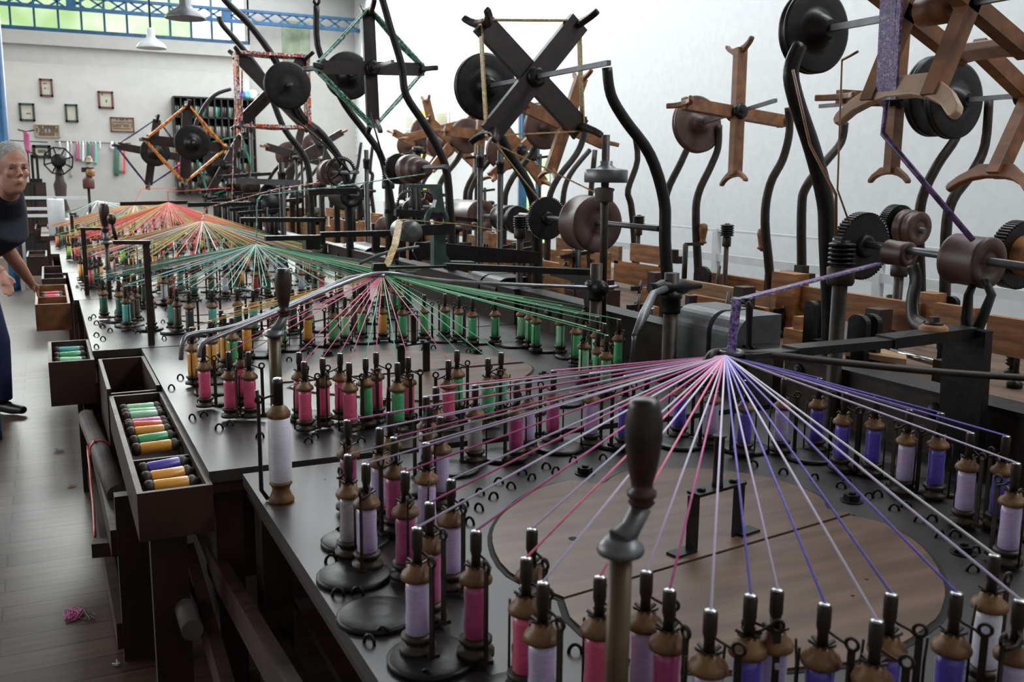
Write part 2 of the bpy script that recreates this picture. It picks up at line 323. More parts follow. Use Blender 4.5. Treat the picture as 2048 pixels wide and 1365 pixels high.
# ---------------------------------------------------------------- braiding machines
ZT = .72
CEN = [(1.36, 1.72), (1.38, 3.85), (1.17, 5.95), (1.10, 8.0), (1.06, 10.2), (.95, 12.2)]
YJ = [(-.15, 2.70), (2.76, 4.93), (4.95, 7.0), (7.02, 9.0), (9.02, 11.15), (11.17, 13.3)]
XE = [.455, .37, .15, .12, .08, .0]
XB = [2.45, 2.45, 2.42, 2.4, 2.35, 2.3]
PLACE = ['nearest', 'second', 'third', 'fourth', 'fifth', 'sixth']
BP = [P(1450, 712, y=1.75), P(765, 548, y=3.95), P(512, 489, y=6.0), P(405, 442, y=8.05), P(337, 405, y=10.2), P(270, 406, y=12.2)]
R0 = .835
STAPLE = MB().tube([V((math.cos(a) * .012, 0, math.sin(a) * .017)) for a in [PI * k / 8 for k in range(9)]], .0036, 6)
stmesh = None
tables = []
for i in range(6):
    cx, cy = CEN[i]; y0, y1 = YJ[i]; xe_ = XE[i]; xb = XB[i]
    t = thing('braiding_table', 'dark iron-topped braiding table of the %s machine, ring of bobbins on it' % PLACE[i], 'braiding machine', (cx, cy, 0)); tables.append(t)
    top = MB().box((xe_, y0, ZT - .035), (xb, y1, ZT))
    obj('tabletop', top, DECK, t)
    obj('table_edge', MB().box((xe_ + .01, y0 + .01, ZT - .07), (xb, y1 - .01, ZT - .0352)), DWOOD, t)
    for (lx, ly) in ((xe_ + .06, y0 + .1), (xe_ + .06, y1 - .1), (xb - .1, y0 + .1), (xb - .1, y1 - .1)):
        obj('leg', MB().box((lx - .04, ly - .05, 0), (lx + .04, ly + .05, ZT - .07)), DWOOD, t)
    if i < 3:
        obj('shelf', MB().box((xe_ + .1, y0 + .05, .36), (xb - .3, y1 - .05, .385)), DWOOD, t)
        for xx in (xe_ + .05, xb - .12): obj('rail', MB().box((xx - .02, y0 + .12, .2), (xx + .02, y1 - .12, .3)), DWOOD, t)
    # track deck : a raised scalloped plate with centre plate
    n = 160
    if i < 4:
        nh = 26 if i < 3 else 22
        # scalloped dark slot ring, made of the horn gear discs
        for k in range(nh):
            a = 2 * PI * (k + .25) / nh; q = V((cx + R0 * math.cos(a), cy + R0 * math.sin(a), ZT))
            mbh = MB().lathe(q, Z, [(.080, 0), (.080, .009), (.074, .012), (.05, .0125), (.03, .016), (.018, .017)], 22)
            ho = obj('horn_gear', mbh, IRON, t)
        # centre plate
        if i == 0:
            A = [P(u, v, z=ZT) for u, v in ((1128, 1200), (1020, 1150), (985, 1090), (1000, 1040), (1060, 990), (1140, 965), (1200, 973), (1235, 953), (1290, 941), (1430, 943), (1560, 965), (1640, 998), (1655, 1022), (1700, 1031))]
            B = [P(u, v, z=ZT) for u, v in ((1128, 1205), (1700, 1036), (1770, 1052), (1845, 1100), (1885, 1165), (1885, 1215), (1850, 1260), (1700, 1330), (1300, 1340), (1140, 1240))]
            A = smoothline(A, 3)
            Bs = [B[0]] + smoothline(B[1:], 3)
        else:
            A = [V((cx + .52 * math.cos(a) * (1 + .07 * math.cos(4 * a)), cy + .02 + .5 * math.sin(a) * (1 + .07 * math.cos(4 * a)), ZT)) for a in [PI * k / 24 for k in range(25)]]
            Bs = [V((cx - .5, cy - .02, ZT))] + [V((cx + .52 * math.cos(a) * (1 + .07 * math.cos(4 * a)), cy - .02 + .5 * math.sin(a) * (1 + .07 * math.cos(4 * a)), ZT)) for a in [-PI * k / 24 for k in range(0, 24)]]
        for poly in (A, Bs):
            cen = sum(poly, V((0, 0, 0))) / len(poly)
            grow = [cen + (p - cen) * (1 + .014 / (p - cen).length) for p in poly]
            obj('plate_gap', MB().prism(grow, Z, .0015), GAP, t)
            obj('centre_plate', MB().prism(poly, Z, .006), PLATE, t)
    # staples
    if i < 4:
        SP = []
        if i == 0:
            SP = [(600 + a * .414, 800 + b * .414) for a, b in ((195, 650), (270, 645), (150, 785), (245, 785), (185, 950), (280, 945), (335, 1180), (400, 1140), (615, 1350), (1330, 1225), (820, 600), (865, 532), (790, 512), (935, 477), (870, 457), (1020, 427), (960, 405), (1120, 385), (1075, 362), (1190, 332), (1235, 352), (1465, 290), (1320, 300))]
            SP += [(1500 + a * .4434, 760 + b * .4434) for a, b in ((650, 590), (705, 578), (765, 643), (820, 638), (855, 710), (925, 708), (945, 785), (1015, 783), (1005, 865), (535, 535), (575, 525), (410, 488), (435, 470), (290, 450), (150, 425), (15, 390))]
        elif i == 1:
            SP = [(300 + a * .3077, 560 + b * .3077) for a, b in ((198, 642), (140, 710), (275, 905), (350, 888), (450, 970), (520, 948), (715, 1025), (1030, 1060), (1070, 1030))]
            SP += [(480 + a * .3516, 420 + b * .3516) for a, b in ((690, 1325), (905, 790), (1045, 800), (1300, 810), (280, 860), (400, 820), (1290, 1290), (1100, 790), (640, 800))]
        else:
            for ring_r, off in ((.985, 0), (.665, .4)):
                for k in range(30):
                    a = 2 * PI * (k + off + .12 * math.sin(k * 3.7)) / 30; rr = ring_r + .022 * math.sin(k * 5.1) + (.03 if k % 2 else -.02)
                    q = V((cx + rr * math.cos(a), cy + rr * math.sin(a), ZT)); SP.append(q)
            if i == 2: SP += [P(180 + 13 * (k % 3), 640 + 8 * k, z=ZT) for k in range(8)]
        for sp_ in SP:
            q = sp_ if isinstance(sp_, V.__class__) or hasattr(sp_, 'x') else P(sp_[0], sp_[1], z=ZT)
            if not (xe_ + .02 < q.x < xb - .02 and y0 + .02 < q.y < y1 - .02): continue
            if stmesh is None:
                so = obj('staple', STAPLE, IRON, t, shift=False); stmesh = so.data
            else:
                so = bpy.data.objects.new('staple', stmesh); COL.objects.link(so); so.parent = t
            so.location = V((q.x, q.y, ZT)) - BASE[t.name]; so.rotation_euler = (0, 0, -.45 + random.uniform(-.6, .6))
        if i == 0:
            for u_, v_, r_ in ((1147, 1083, .012), (1733, 1165, .004), (1705, 1198, .004), (1633, 1165, .003), (675, 945, .003), (650, 960, .003)):
                obj('hole', MB().lathe(P(u_, v_, z=ZT) + Z * (.0062 if u_ > 900 else .0002), Z, [(r_, 0), (r_, .0004)], 18), GAP, t)
        for (bx, by) in ((-.22, .55), (.46, .32), (.5, -.3), (-.3, -.5)):
            q = V((cx + bx, cy + by, ZT))
            if i == 0 and bx == -.22: q = P(1170, 948, z=ZT)
            if i == 0 and bx == .46: q = P(1703, 1003, z=ZT)
            obj('bolt', MB().lathe(q, Z, [(.03, .0), (.03, .004)], 20).lathe(q, Z, [(.022, .004), (.022, .02)], 6, False).lathe(q, Z, [(.01, .02), (.009, .027)], 12), IRON, t)
    # centre bracket with guide tube
    if i < 2:
        if i == 0: a_, b_ = P(1362, 1108, z=ZT + .006), P(1490, 1066, z=ZT + .006)
        else: a_, b_ = V((cx - .09, cy - .05, ZT)), V((cx + .1, cy + .0, ZT))
        br = MB(); d = (b_ - a_); d.z = 0; L = d.length; d.normalize(); s_ = d.cross(Z); a2 = a_ + d * .035; b2 = b_ - d * .03; hh = .135
        br.bar(a_ - d * .03 + Z * .003, a2 + Z * .003, .035, .006); br.bar(b2 + Z * .003, b_ + d * .035 + Z * .003, .035, .006)
        br.bar(a2, a2 + Z * hh, .035, .006, s_ * 1.0); br.bar(b2, b2 + Z * hh, .035, .006, s_ * 1.0)
        br.bar(a2 + Z * hh - d * .003, b2 + Z * hh + d * .003, .038, .007)
        o = obj('bracket', br, IRON, t)
        mid = (a2 + b2) / 2 + Z * (hh)
        obj('guide_tube', MB().lathe(mid, Z, [(.014, 0), (.012, .02), (.012, .12), (.016, .123), (.016, .127)], 16), IRONB, o)
        for q in (a2, b2): obj('screw', MB().lathe((q * .7 + mid * .3) * 1 + Z * 0 + Z * (hh - .3 * hh + .005), Z, [(.011, 0), (.008, .006)], 10), IRON, o)

# carriers -------------------------------------------------------------
def carrier_meshes():
    h = {}
    h['cup'] = MB().lathe((0, 0, 0), Z, [(.034, .0), (.034, .010), (.022, .013), (.024, .02), (.030, .026), (.030, .032), (.02, .034)], 20)
    h['yarn'] = MB().lathe((0, 0, 0), Z, [(.018, .033), (.0215, .037), (.022, .06), (.0205, .085), (.0215, .12), (.020, .134)], 22)
    h['flange'] = MB().lathe((0, 0, 0), Z, [(.02, .133), (.029, .137), (.030, .142), (.027, .149), (.018, .156), (.017, .163), (.010, .166)], 22)
    pin = MB().lathe((0, 0, 0), Z, [(.009, .16), (.008, .185), (.0105, .195), (.0105, .226), (.009, .2285)], 14)
    for k in range(7):
        a = k * .9; pin.bar((math.cos(a) * .006, math.sin(a) * .006, .164), (math.cos(a) * .02, math.sin(a) * .02, .171), .006, .003)
    h['pin'] = pin
    h['tip'] = MB().lathe((0, 0, 0), Z, [(.0095, .2286), (.0085, .2315), (.004, .2318)], 14)
    g = MB().bar((.043, 0, .008), (.043, 0, .172), .011, .004, V((0, 1, 0))).ring((.043, 0, .181), Y, .009, .003, 14, 6)
    g.bar((.0, .012, .004), (.05, .0, .006), .022, .008).tube([(.043, .004, .165), (.03, .014, .172), (.012, .012, .18), (.006, .004, .188)], .0024, 6)
    h['guide'] = g
    h['post'] = MB().tube([(-.036, .004, .0), (-.036, .004, .11), (-.034, .002, .15)], .0024, 6)
    return h
CM = carrier_meshes(); CMESH = {}
def shared(key, name, m, parent, mb=None):
    if (key) not in CMESH:
        o = obj(name, mb if mb else CM[key.split('|')[0]], m, parent, shift=False); CMESH[key] = o.data; return o
    o = bpy.data.objects.new(name, CMESH[key]); COL.objects.link(o); o.parent = parent; return o
low = MB().lathe((0, 0, 0), Z, [(.034, 0), (.034, .01), (.02, .014), (.03, .03), (.02, .034)], 12).lathe((0, 0, 0), Z, [(.02, .133), (.03, .14), (.018, .156), (.009, .166), (.0105, .195), (.0105, .23)], 12).bar((.043, 0, .008), (.043, 0, .18), .011, .004, V((0, 1, 0)))
lowy = MB().lathe((0, 0, 0), Z, [(.02, .033), (.022, .06), (.0215, .134)], 12)
def carrier(i, pos, color, label, group, strand=True):
    t = thing('bobbin_carrier', label, 'bobbin', pos, group)
    cx, cy = CEN[i]
    rz = math.atan2(pos[1] - cy, pos[0] - cx) + random.choice((.9, 1.5, 2.0, -1.4)) + random.uniform(-.3, .3)
    t.rotation_euler = (0, 0, rz)
    if i < 3:
        shared('cup', 'lower_flange', CUPW, t); shared('yarn|' + color, 'yarn', YM[color], t); shared('flange', 'upper_flange', BOBW, t)
        shared('pin', 'spindle', IRON if i else IRONB, t); shared('tip', 'thread_eye', STEEL, t); shared('guide', 'guide_bar', IRONB, t)
        if i < 2: shared('post', 'wire', IRONB, t)
    else:
        shared('low', 'spindle', IRONB, t, low); shared('lowy|' + color, 'yarn', YM[color], t, lowy)
    if strand:
        a = V((0, 0, .231)); bw = BP[i] - V(pos); bl = Matrix.Rotation(-rz, 3, 'Z') @ bw
        r = .0023 if i == 0 else (.0018 if i == 1 else .0022)
        ms = MB().tube([a, bl], [r, r], 5)
        if i >= 2:
            for q in ((.10, .05), (-.08, .09), (.03, -.1), (-.12, -.05))[:2 if i == 2 else 4]: ms.tube([a, a + V((q[0], q[1], .012)), bl], [r * .5, r, r], 4)
        o = obj('thread_strand', ms, SM[color], t, shift=False)
    return t
def tipxy(u, v, z=ZT + .23):
    p = P(u, v, z=z); return V((p.x, p.y, ZT + .011))
EX0 = [(732, 939, 'lilac'), (759, 866, 'lilac'), (788, 885, 'magenta'), (853, 896, 'lilac'), (810, 955, 'magenta'), (881, 843, 'lilac'), (902, 971, 'lilac'),
       (859, 1018, 'magenta'), (834, 1069, 'lilac'), (952, 1075, 'magenta'), (1064, 1071, 'lilac'), (1053, 1130, 'pink'), (1086, 1180, 'lilac'), (1200, 1168, 'pink'), (1293, 1157, 'lilac'),
       (1339, 1194, 'magenta'), (1421, 1236, 'lilac'), (1501, 1205, 'purple'), (1554, 1194, 'lilac'), (1649, 1223, 'purple'), (1753, 1257, 'lilac'), (1782, 1203, 'purple'), (1912, 1201, 'purple'),
       (1988, 1124, 'white'), (2039, 1216, 'lilac'), (2032, 937, 'lilac'), (2012, 882, 'purple'), (1941, 875, 'lilac'), (1881, 835, 'purple'), (1819, 828, 'lilac'), (1753, 800, 'purple'), (1690, 793, 'purple')]
EX1 = [(383, 661, 'gold'), (406, 695, 'pink'), (457, 711, 'pink'), (480, 690, 'pink'), (497, 711, 'pink'), (598, 712, 'pink'), (608, 731, 'pink'), (645, 724, 'pink'), (680, 714, 'pink'), (698, 733, 'pink'),
       (731, 724, 'green'), (752, 712, 'pink'), (795, 733, 'green'), (816, 722, 'pink'), (897, 728, 'pink'), (914, 708, 'green'), (976, 724, 'green'), (1002, 712, 'green')]
def colour(i, a, k):
    """a = angle in the ring in degrees, 0 = right, 90 = far, 180 = left, 270 = near"""
    a %= 360
    if i == 0: return (['purple', 'lilac'] if a < 85 or a > 290 else ['magenta', 'lilac', 'magenta', 'grey'])[k % (2 if (a < 85 or a > 290) else 4)]
    if i == 1:
        if a < 70 or a > 300: return ['green', 'pale green', 'green'][k % 3]
        if a < 115: return ['green', 'pale green', 'green', 'gold'][k % 4]
        if a < 190: return ['gold', 'gold', 'green', 'gold'][k % 4]
        return 'pink'
    if i == 2:
        if a > 190: return ['teal', 'olive', 'black', 'teal', 'olive'][k % 5] if a < 290 else ['dark green', 'olive', 'green'][k % 3]
        return ['dark green', 'red', 'olive', 'white', 'dark green'][k % 5]
    if i == 3:
        return ['dark green', 'gold', 'dark green', 'red', 'white', 'dark green', 'gold'][k % 7]
    if i == 4: return ['red', 'crimson', 'red', 'orange', 'crimson', 'red', 'lime'][k % 7] if a > 60 else ['lime', 'red', 'crimson'][k % 3]
    return ['orange', 'dark green', 'orange', 'gold', 'grey', 'olive'][k % 6]
NS = [52, 52, 50, 44, 42, 38]
recs = []
for i in range(6):
    cx, cy = CEN[i]; N = NS[i]; ex = EX0 if i == 0 else (EX1 if i == 1 else [])
    pts = []
    for (u, v, c) in ex:
        p = tipxy(u, v); pts.append((p, c))
    for k in range(N):
        a = 2 * PI * (k + .5) / N; deg = math.degrees(a)
        if i == 0 and not (26 < deg < 165): continue
        if i == 1 and 182 < deg < 303: continue
        rr = R0 + (.07, .0, -.07, .0)[k % 4] + random.uniform(-.008, .008); a += random.uniform(-.014, .014)
        p = V((cx + rr * math.cos(a), cy + rr * math.sin(a), ZT + .011))
        if any((p - q).length < .07 for q, _ in pts): continue
        pts.append((p, colour(i, deg, k)))
    arcs = {}
    for p, c in pts:
        dx, dyy = p.x - cx, p.y - cy; a = math.degrees(math.atan2(dyy, dx)) % 360
        arc = 'right' if a < 35 or a > 325 else 'far' if a < 145 else 'left' if a < 215 else 'near'
        arcs.setdefault((c, arc), []).append(p)
    for (c, arc), L in arcs.items():
        L.sort(key=lambda p: (p.x * right.x + p.y * right.y) / max(.2, -(p.x * back.x + p.y * back.y)))
        for n, p in enumerate(L):
            num = ords(n) + ' from the left' if len(L) > 1 else 'only one of its colour there'
            side = {'right': 'right arc', 'far': 'far arc', 'left': 'left arc', 'near': 'near arc'}[arc]
            carrier(i, p, c, '%s bobbin, %s of the %s ring, %s' % (c, side, PLACE[i], num), 'bobbins of the %s braiding ring' % PLACE[i])
# spare bobbin standing on the nearest table
sp = V((P(563, 1003, z=ZT).x, P(563, 1003, z=ZT).y, ZT))
t = thing('bobbin_carrier', 'tall white thread bobbin standing alone on the near table corner', 'bobbin', sp)
k_ = 1.0
obj('lower_flange', MB().lathe(sp, Z, [(.033, 0), (.034, .008), (.027, .02), (.022, .035), (.026, .045), (.03, .05), (.03, .056)], 24), BOBW, t)
obj('yarn', MB().lathe(sp, Z, [(.026, .055), (.0285, .06), (.030, .1), (.029, .15), (.029, .225), (.027, .228)], 26), YM['white'], t)
obj('upper_flange', MB().lathe(sp, Z, [(.028, .228), (.031, .234), (.03, .243), (.02, .256), (.015, .262)], 24), BOBW, t)
obj('spindle', MB().lathe(sp, Z, [(.013, .255), (.013, .315), (.014, .318), (.014, .328)], 16), IRONB, t)
obj('thread_eye', MB().lathe(sp, Z, [(.013, .328), (.010, .333)], 16), STEEL, t)
gd = -right.copy(); gd.z = 0; gd.normalize()
obj('guide_bar', MB().tube([sp + gd * .035 + Z * .005, sp + gd * .052 + Z * .03, sp + gd * .052 + Z * .27, sp + gd * .055 + Z * .3], [.006, .006, .005, .006], 8).ring(sp + gd * .05 + Z * .275, Y, .009, .004, 12, 6).tube([sp + gd * .045 + Z * .275, sp + Z * .292], .003, 6), IRONB, t)

# braid point guides, threads above ------------------------------------
def braid(name, label, pts, w, th, m, cat='braid'):
    mb = MB()
    pts = [V(p) for p in pts]
    for a, b in zip(pts[:-1], pts[1:]): mb.bar(a, b, w, th)
    return tag(obj(name, mb, m), label, cat)
def braid_mat(name, cols, sc=22):
    m = bpy.data.materials.new(name); m.use_nodes = True; nt = m.node_tree; b = nt.nodes['Principled BSDF']
    tc = nt.nodes.new('ShaderNodeTexCoord'); n = nt.nodes.new('ShaderNodeTexNoise'); n.inputs['Scale'].default_value = sc; n.inputs['Detail'].default_value = 3
    r = nt.nodes.new('ShaderNodeValToRGB'); r.color_ramp.interpolation = 'CONSTANT'
    e = r.color_ramp.elements; e[0].color = srgb(cols[0]); e[0].position = 0
    e[1].color = srgb(cols[1]); e[1].position = .38
    for k, c in enumerate(cols[2:]):
        q = e.new(.38 + .26 * (k + 1) / (len(cols) - 1)); q.color = srgb(c)
    nt.links.new(tc.outputs['Object'], n.inputs[0]); nt.links.new(n.outputs[0], r.inputs[0]); nt.links.new(r.outputs[0], b.inputs['Base Color'])
    b.inputs['Roughness'].default_value = .45
    return m
BLIL = braid_mat('purple_silver_braid', ['3a2a60', '58407a', '7a6a9c', '4c2850', '9488ac'], 45)
BYEL = braid_mat('yellow_green_braid', ['8a9a4a', 'b8a860', 'c04a58', '7aa060', 'd0b468'], 60)
BGRN = braid_mat('green_white_braid', ['16402f', '2a6a50', '7ab09a', '1c4a38', 'a8d0c4'], 45)
BMUL = braid_mat('multicolour_braid', ['d83a28', 'e8843a', '2a4a58', 'e8e0d8', 'c03040'], 22)
BORG = braid_mat('orange_braid', ['b85a1c', 'd88a38', 'e0a050', 'a84a18'], 20)
BPUR = braid_mat('purple_braid', ['3a2450', '5a3a70', '2c1c40'], 20)
BDGR = braid_mat('dark_green_braid', ['0f3a2c', '1f6a50', '2c8a70'], 20)
bm_ = [BLIL, BYEL, BGRN, BMUL, BMUL, BORG]

# iron beams at the back of the tables
for i in range(6):
    y0, y1 = YJ[i]; x = XB[i]
    if i == 0: y0 = -.6
    z1_ = .925
    t = thing('iron_beam', 'long iron beam with rounded bolts behind the %s ring' % PLACE[i], 'beam', (x + .05, (y0 + y1) / 2, ZT - .2))
    obj('web', MB().box((x, y0, ZT - .12 if i else ZT - .1), (x + .05, y1, z1_ - .012)), DWOOD if False else IRONB, t)
    obj('top_flange', MB().box((x - .008, y0, z1_ - .012), (x + .12, y1, z1_)), IRON, t)
    obj('leg', MB().box((x + .06, y1 - .3, 0), (x + .14, y1 - .2, ZT)), IRON, t)
    for k in range(3):
        q = V((x, y0 + .35 + k * (y1 - y0 - .7) / 2, .83))
        if i == 0 and k == 1: q = P(1870, 822, x=x)
        if i == 0 and k == 2: q = P(1598, 742, x=x)
        obj('bolt', MB().lathe(q + X * .001, -X, [(.028, 0), (.026, .01), (.016, .02), (.003, .024)], 16), IRON, t)
# curved hoods on the beams
for j, (u0, u1, u2, vt, lab) in enumerate(((1370, 1440, 1497, 622, 'pair of rounded dark iron hoods on the beam left of the purple braid'), (945, 975, 1008, 548, 'rounded iron hood behind the green threads of the second ring'), (695, 712, 740, 487, 'small rounded iron hoods beside the third ring'))):
    x = 2.47
    t = None
    ya, yb_, yc = P(u0, 700 if j == 0 else 590 if j == 1 else 520, x=x).y, P(u1, 700 if j == 0 else 590 if j == 1 else 520, x=x).y, P(u2, 700 if j == 0 else 590 if j == 1 else 520, x=x).y
    t = thing('machine_hood', lab, 'machine cover', (x, yb_, .9))
    for (a, b) in ((yb_ + .015, ya), (yc, yb_ - .015)):
        zt2 = P(u1, vt + 4, x=x).z + .01
        R_ = .085
        poly = [V((x - .06, a, .8))] + [V((x - .06 + R_ - R_ * math.cos(q), a, zt2 - R_ + R_ * math.sin(q))) for q in [PI * .5 * k / 8 for k in range(9)]] + [V((x + .16, a, zt2)), V((x + .16, a, .8))]
        obj('hood', MB().prism(poly, Y, b - a), IRONG if j == 0 else IRON, t)

# clamp posts ----------------------------------------------------------
def clamp_post(q, ztop, r, label, zb=ZT, m=IRONB):
    t = thing('clamp_post', label, 'post', (q.x, q.y, zb))
    b = V((q.x, q.y, zb))
    obj('post', MB().lathe(b, Z, [(r * 1.6, 0), (r * 1.6, .015), (r, .03), (r, ztop - zb)], 18), m, t)
    obj('collar', MB().lathe(V((q.x, q.y, ztop - .17)), Z, [(r * 1.3, 0), (r * 1.35, .01), (r * 1.35, .06), (r * 1.5, .065), (r * 1.5, .085), (r * 1.25, .09)], 18), IRON, t)
    return t
q1 = P(1192, 575, z=1.07); cp1 = clamp_post(q1, P(1198, 527, y=q1.y).z, .028, 'round iron post with clamp holding the wire arm over the second ring')
obj('clamp', MB().lathe(q1 + Y * .06, -Y, [(.03, 0), (.035, .02), (.035, .12), (.028, .125), (.012, .13), (.012, .15)], 14), IRON, cp1)
q2 = P(1343, 575, x=2.33); cp2 = clamp_post(q2, P(1347, 546, y=q2.y).z, .031, 'round iron post with side clamp in front of the hoods')
obj('clamp', MB().lathe(q2 + X * .09, -X, [(.012, -.06), (.02, 0), (.034, .03), (.034, .14), (.022, .17), (.022, .2)], 14), IRON, cp2)
q3 = P(2120, 757, z=1.06); cp3 = clamp_post(q3, q3.z + .1, .028, 'round iron post at the right edge behind the nearest ring')
# lever hanging on post two
pa = P(1307, 588, y=q2.y - .06); pb = P(1268, 672, y=q2.y - .3); pc = P(1263, 725, y=q2.y - .3)
t = thing('tension_lever', 'worn bare-metal tapered lever hanging from the post clamp', 'lever', pb)
obj('lever', MB().tube([q2 - X * .05 - Y * .03, pa, (pa + pb) / 2, pb], [.014, .016, .02, .01], 12), IRONG, t)
obj('hook', MB().tube([pb, pb - Z * .02, pc], [.01, .009, .008], 8), IRONG, t)
# wire arms
y2 = q1.y
w1 = smoothline([q1 + Y * .0 - X * .0 + V((.12, .0, 0)), q1, P(1000, 568, y=(q1.y + 3.9) / 2), P(870, 560, y=3.9), P(775, 546, y=3.93), P(700, 562, y=3.75), P(560, 622, y=3.6), P(440, 672, y=3.5), P(404, 690, y=3.48), P(398, 715, y=3.48)], 4)
tag(obj('wire_arm', MB().tube(w1, .0085, 8), WIRE), 'long bent steel rod over the second ring, ending left in a hook', 'rod')
w2 = smoothline([P(770, 552, y=3.90), P(700, 556, y=3.95), P(600, 600, y=3.85), P(470, 652, y=3.7), P(385, 668, y=3.65), P(366, 683, y=3.62), P(362, 720, y=3.62)], 4)
tag(obj('wire_arm', MB().tube(w2, .0085, 8), WIRE), 'second bent steel rod over the yellow threads of the second ring', 'rod')
w3 = smoothline([q3, P(2048, 756, z=1.065), P(1850, 742, z=1.09), P(1650, 722, z=1.12), P(1520, 708, z=1.15), P(1440, 705, z=1.16), P(1420, 712, z=1.16), P(1411, 738, z=1.13)], 4)
tag(obj('wire_arm', MB().tube(w3, .0095, 10), IRONB), 'bent iron rod crossing over the purple threads of the nearest ring', 'rod')
w4 = smoothline([P(718, 528, y=4.9), P(760, 510, y=4.9), P(800, 500, y=4.9), P(838, 494, y=4.9)], 4)
tag(obj('wire_arm', MB().tube(w4, .009, 8), IRONG), 'short curved rod behind the yellow green braid', 'rod')

# swing arms to the braid points
t = thing('swing_arm', 'flat dark iron arm reaching from a frame to the nearest braid point', 'machine arm', P(1900, 690, x=2.3))
a = P(1500, 708, y=1.78); b = P(1700, 690, x=1.92); c_ = P(1935, 663, x=2.35)
obj('arm', MB().bar(P(1475, 712, y=1.78), P(1600, 702, x=1.72), .05, .012).bar(P(1580, 702, x=1.68), P(1780, 684, x=2.05), .06, .022).bar(P(1770, 684, x=2.03), c_, .07, .03), IRON, t)
obj('support_leg', MB().bar(c_ + V((0, 0, .01)), V((c_.x + .02, c_.y, .72)), .14, .03, X), IRON, t)
bq = P(1868, 648, x=2.22)
obj('wooden_washer', MB().lathe(bq - Z * .02, Z, [(.038, -.012), (.04, 0), (.038, .012), (.03, .018)], 22), BOARD, t)
obj('bolt', MB().lathe(bq - Z * .002, Z, [(.026, 0), (.022, .008)], 20).lathe(bq + Z * .006, Z, [(.016, 0), (.015, .014)], 6, False), IRONB, t)
gp = P(1462, 705, y=1.78)
obj('guide_ring', MB().ring(gp, Z, .026, .006, 20, 8), IRONG, t)
fa, fb = P(1478, 700, y=1.82), P(1503, 698, y=1.80)
fk = MB()
ft1, ft2 = P(1474, 600, y=1.85), P(1497, 605, y=1.8)
obj('fork', MB().tube([P(1510, 706, y=1.8), P(1497, 690, y=1.8), P(1499, 615, y=1.8), P(1493, 603, y=1.8)], [.011, .011, .012, .01], 8, flat=.5).tube([P(1468, 600, y=1.9), P(1495, 604, y=1.8)], .008, 8), IRON, t)
br_pts = [P(1462, 708, y=1.76), P(1467, 660, y=1.79), P(1474, 601, y=1.84)]
dr1 = P(1760, 527, x=2.45)
braid('braid', 'glittery lilac braid rising from the nearest ring to the drum', br_pts + [dr1], .022, .006, BLIL)
# second
t = thing('swing_arm', 'long dark iron arm with an arched leg over the second ring', 'machine arm', P(1185, 560, x=2.2))
a = P(770, 537, y=3.95); b = P(960, 533, y=4.0); c_ = P(1185, 545, x=2.3)
obj('arm', MB().bar(P(760, 536, y=3.95), P(905, 533, y=3.97), .04, .01).bar(P(890, 533, y=3.96), c_, .05, .028), IRON, t)
poly = [P(u, v, x=2.3) for u, v in ((1185, 536), (1187, 640), (1172, 640), (1166, 590), (1150, 566), (1120, 556), (1100, 552), (1100, 538))]
obj('arched_leg', MB().prism(poly, X, .05), IRON, t)
obj('bolt', MB().lathe(P(1133, 532, x=2.28), Z, [(.018, 0), (.018, .006), (.012, .008), (.012, .02)], 12), IRON, t)
obj('thumb_plate', MB().prism([P(u, v, y=3.93) for u, v in ((748, 528), (770, 527), (778, 540), (775, 548), (752, 548), (746, 538))], Y, .03), IRON, t)
# dark blade plate
tag(obj('blade_plate', MB().prism([P(u, v, y=4.95) for u, v in ((832, 485), (900, 488), (1082, 505), (1082, 528), (900, 524), (835, 520), (826, 503))], Y, .02), IRON), 'dark tapering iron plate behind the teal bracket', 'machine arm')
# roller with braid
rq = P(812, 462, y=4.3)
t = thing('guide_roller', 'dark roller on a bracket carrying the yellow green braid', 'roller', rq)
obj('roller', MB().lathe(rq + Y * .09, -Y, [(.02, 0), (.05, .002), (.05, .18), (.02, .182)], 22), IRONG, t)
obj('roller_arm', MB().bar(rq + X * .02, P(905, 458, y=4.3), .03, .05), IRON, t)
rt = rq + Z * .052
braid('braid', 'yellow green braid rising from the second ring over the dark roller', [P(768, 545, y=3.95), P(790, 490, y=4.1), rt - X * .03, rt, P(930, 449, y=4.3), P(1000, 462, y=4.3)], .032, .004, BYEL)
# teal bracket
ty_ = 4.35
t = thing('iron_bracket', 'teal painted cast iron bracket with an eye, standing behind the second ring', 'bracket', P(900, 530, y=ty_))
ctr = P(876, 440, y=ty_)
obj('base', MB().prism([P(u, v, y=ty_) for u, v in ((868, 535), (868, 455), (890, 455), (893, 510), (902, 523), (950, 524), (958, 535))], Y, .05), TEAL, t)
obj('eye', MB().ring(ctr + Y * .02, Y, .05, .016, 28, 8), TEAL, t)
obj('stem', MB().prism([P(u, v, y=ty_) for u, v in ((867, 425), (874, 400), (866, 378), (820, 375), (818, 369), (884, 369), (886, 395), (890, 425))], Y, .05), TEAL, t)

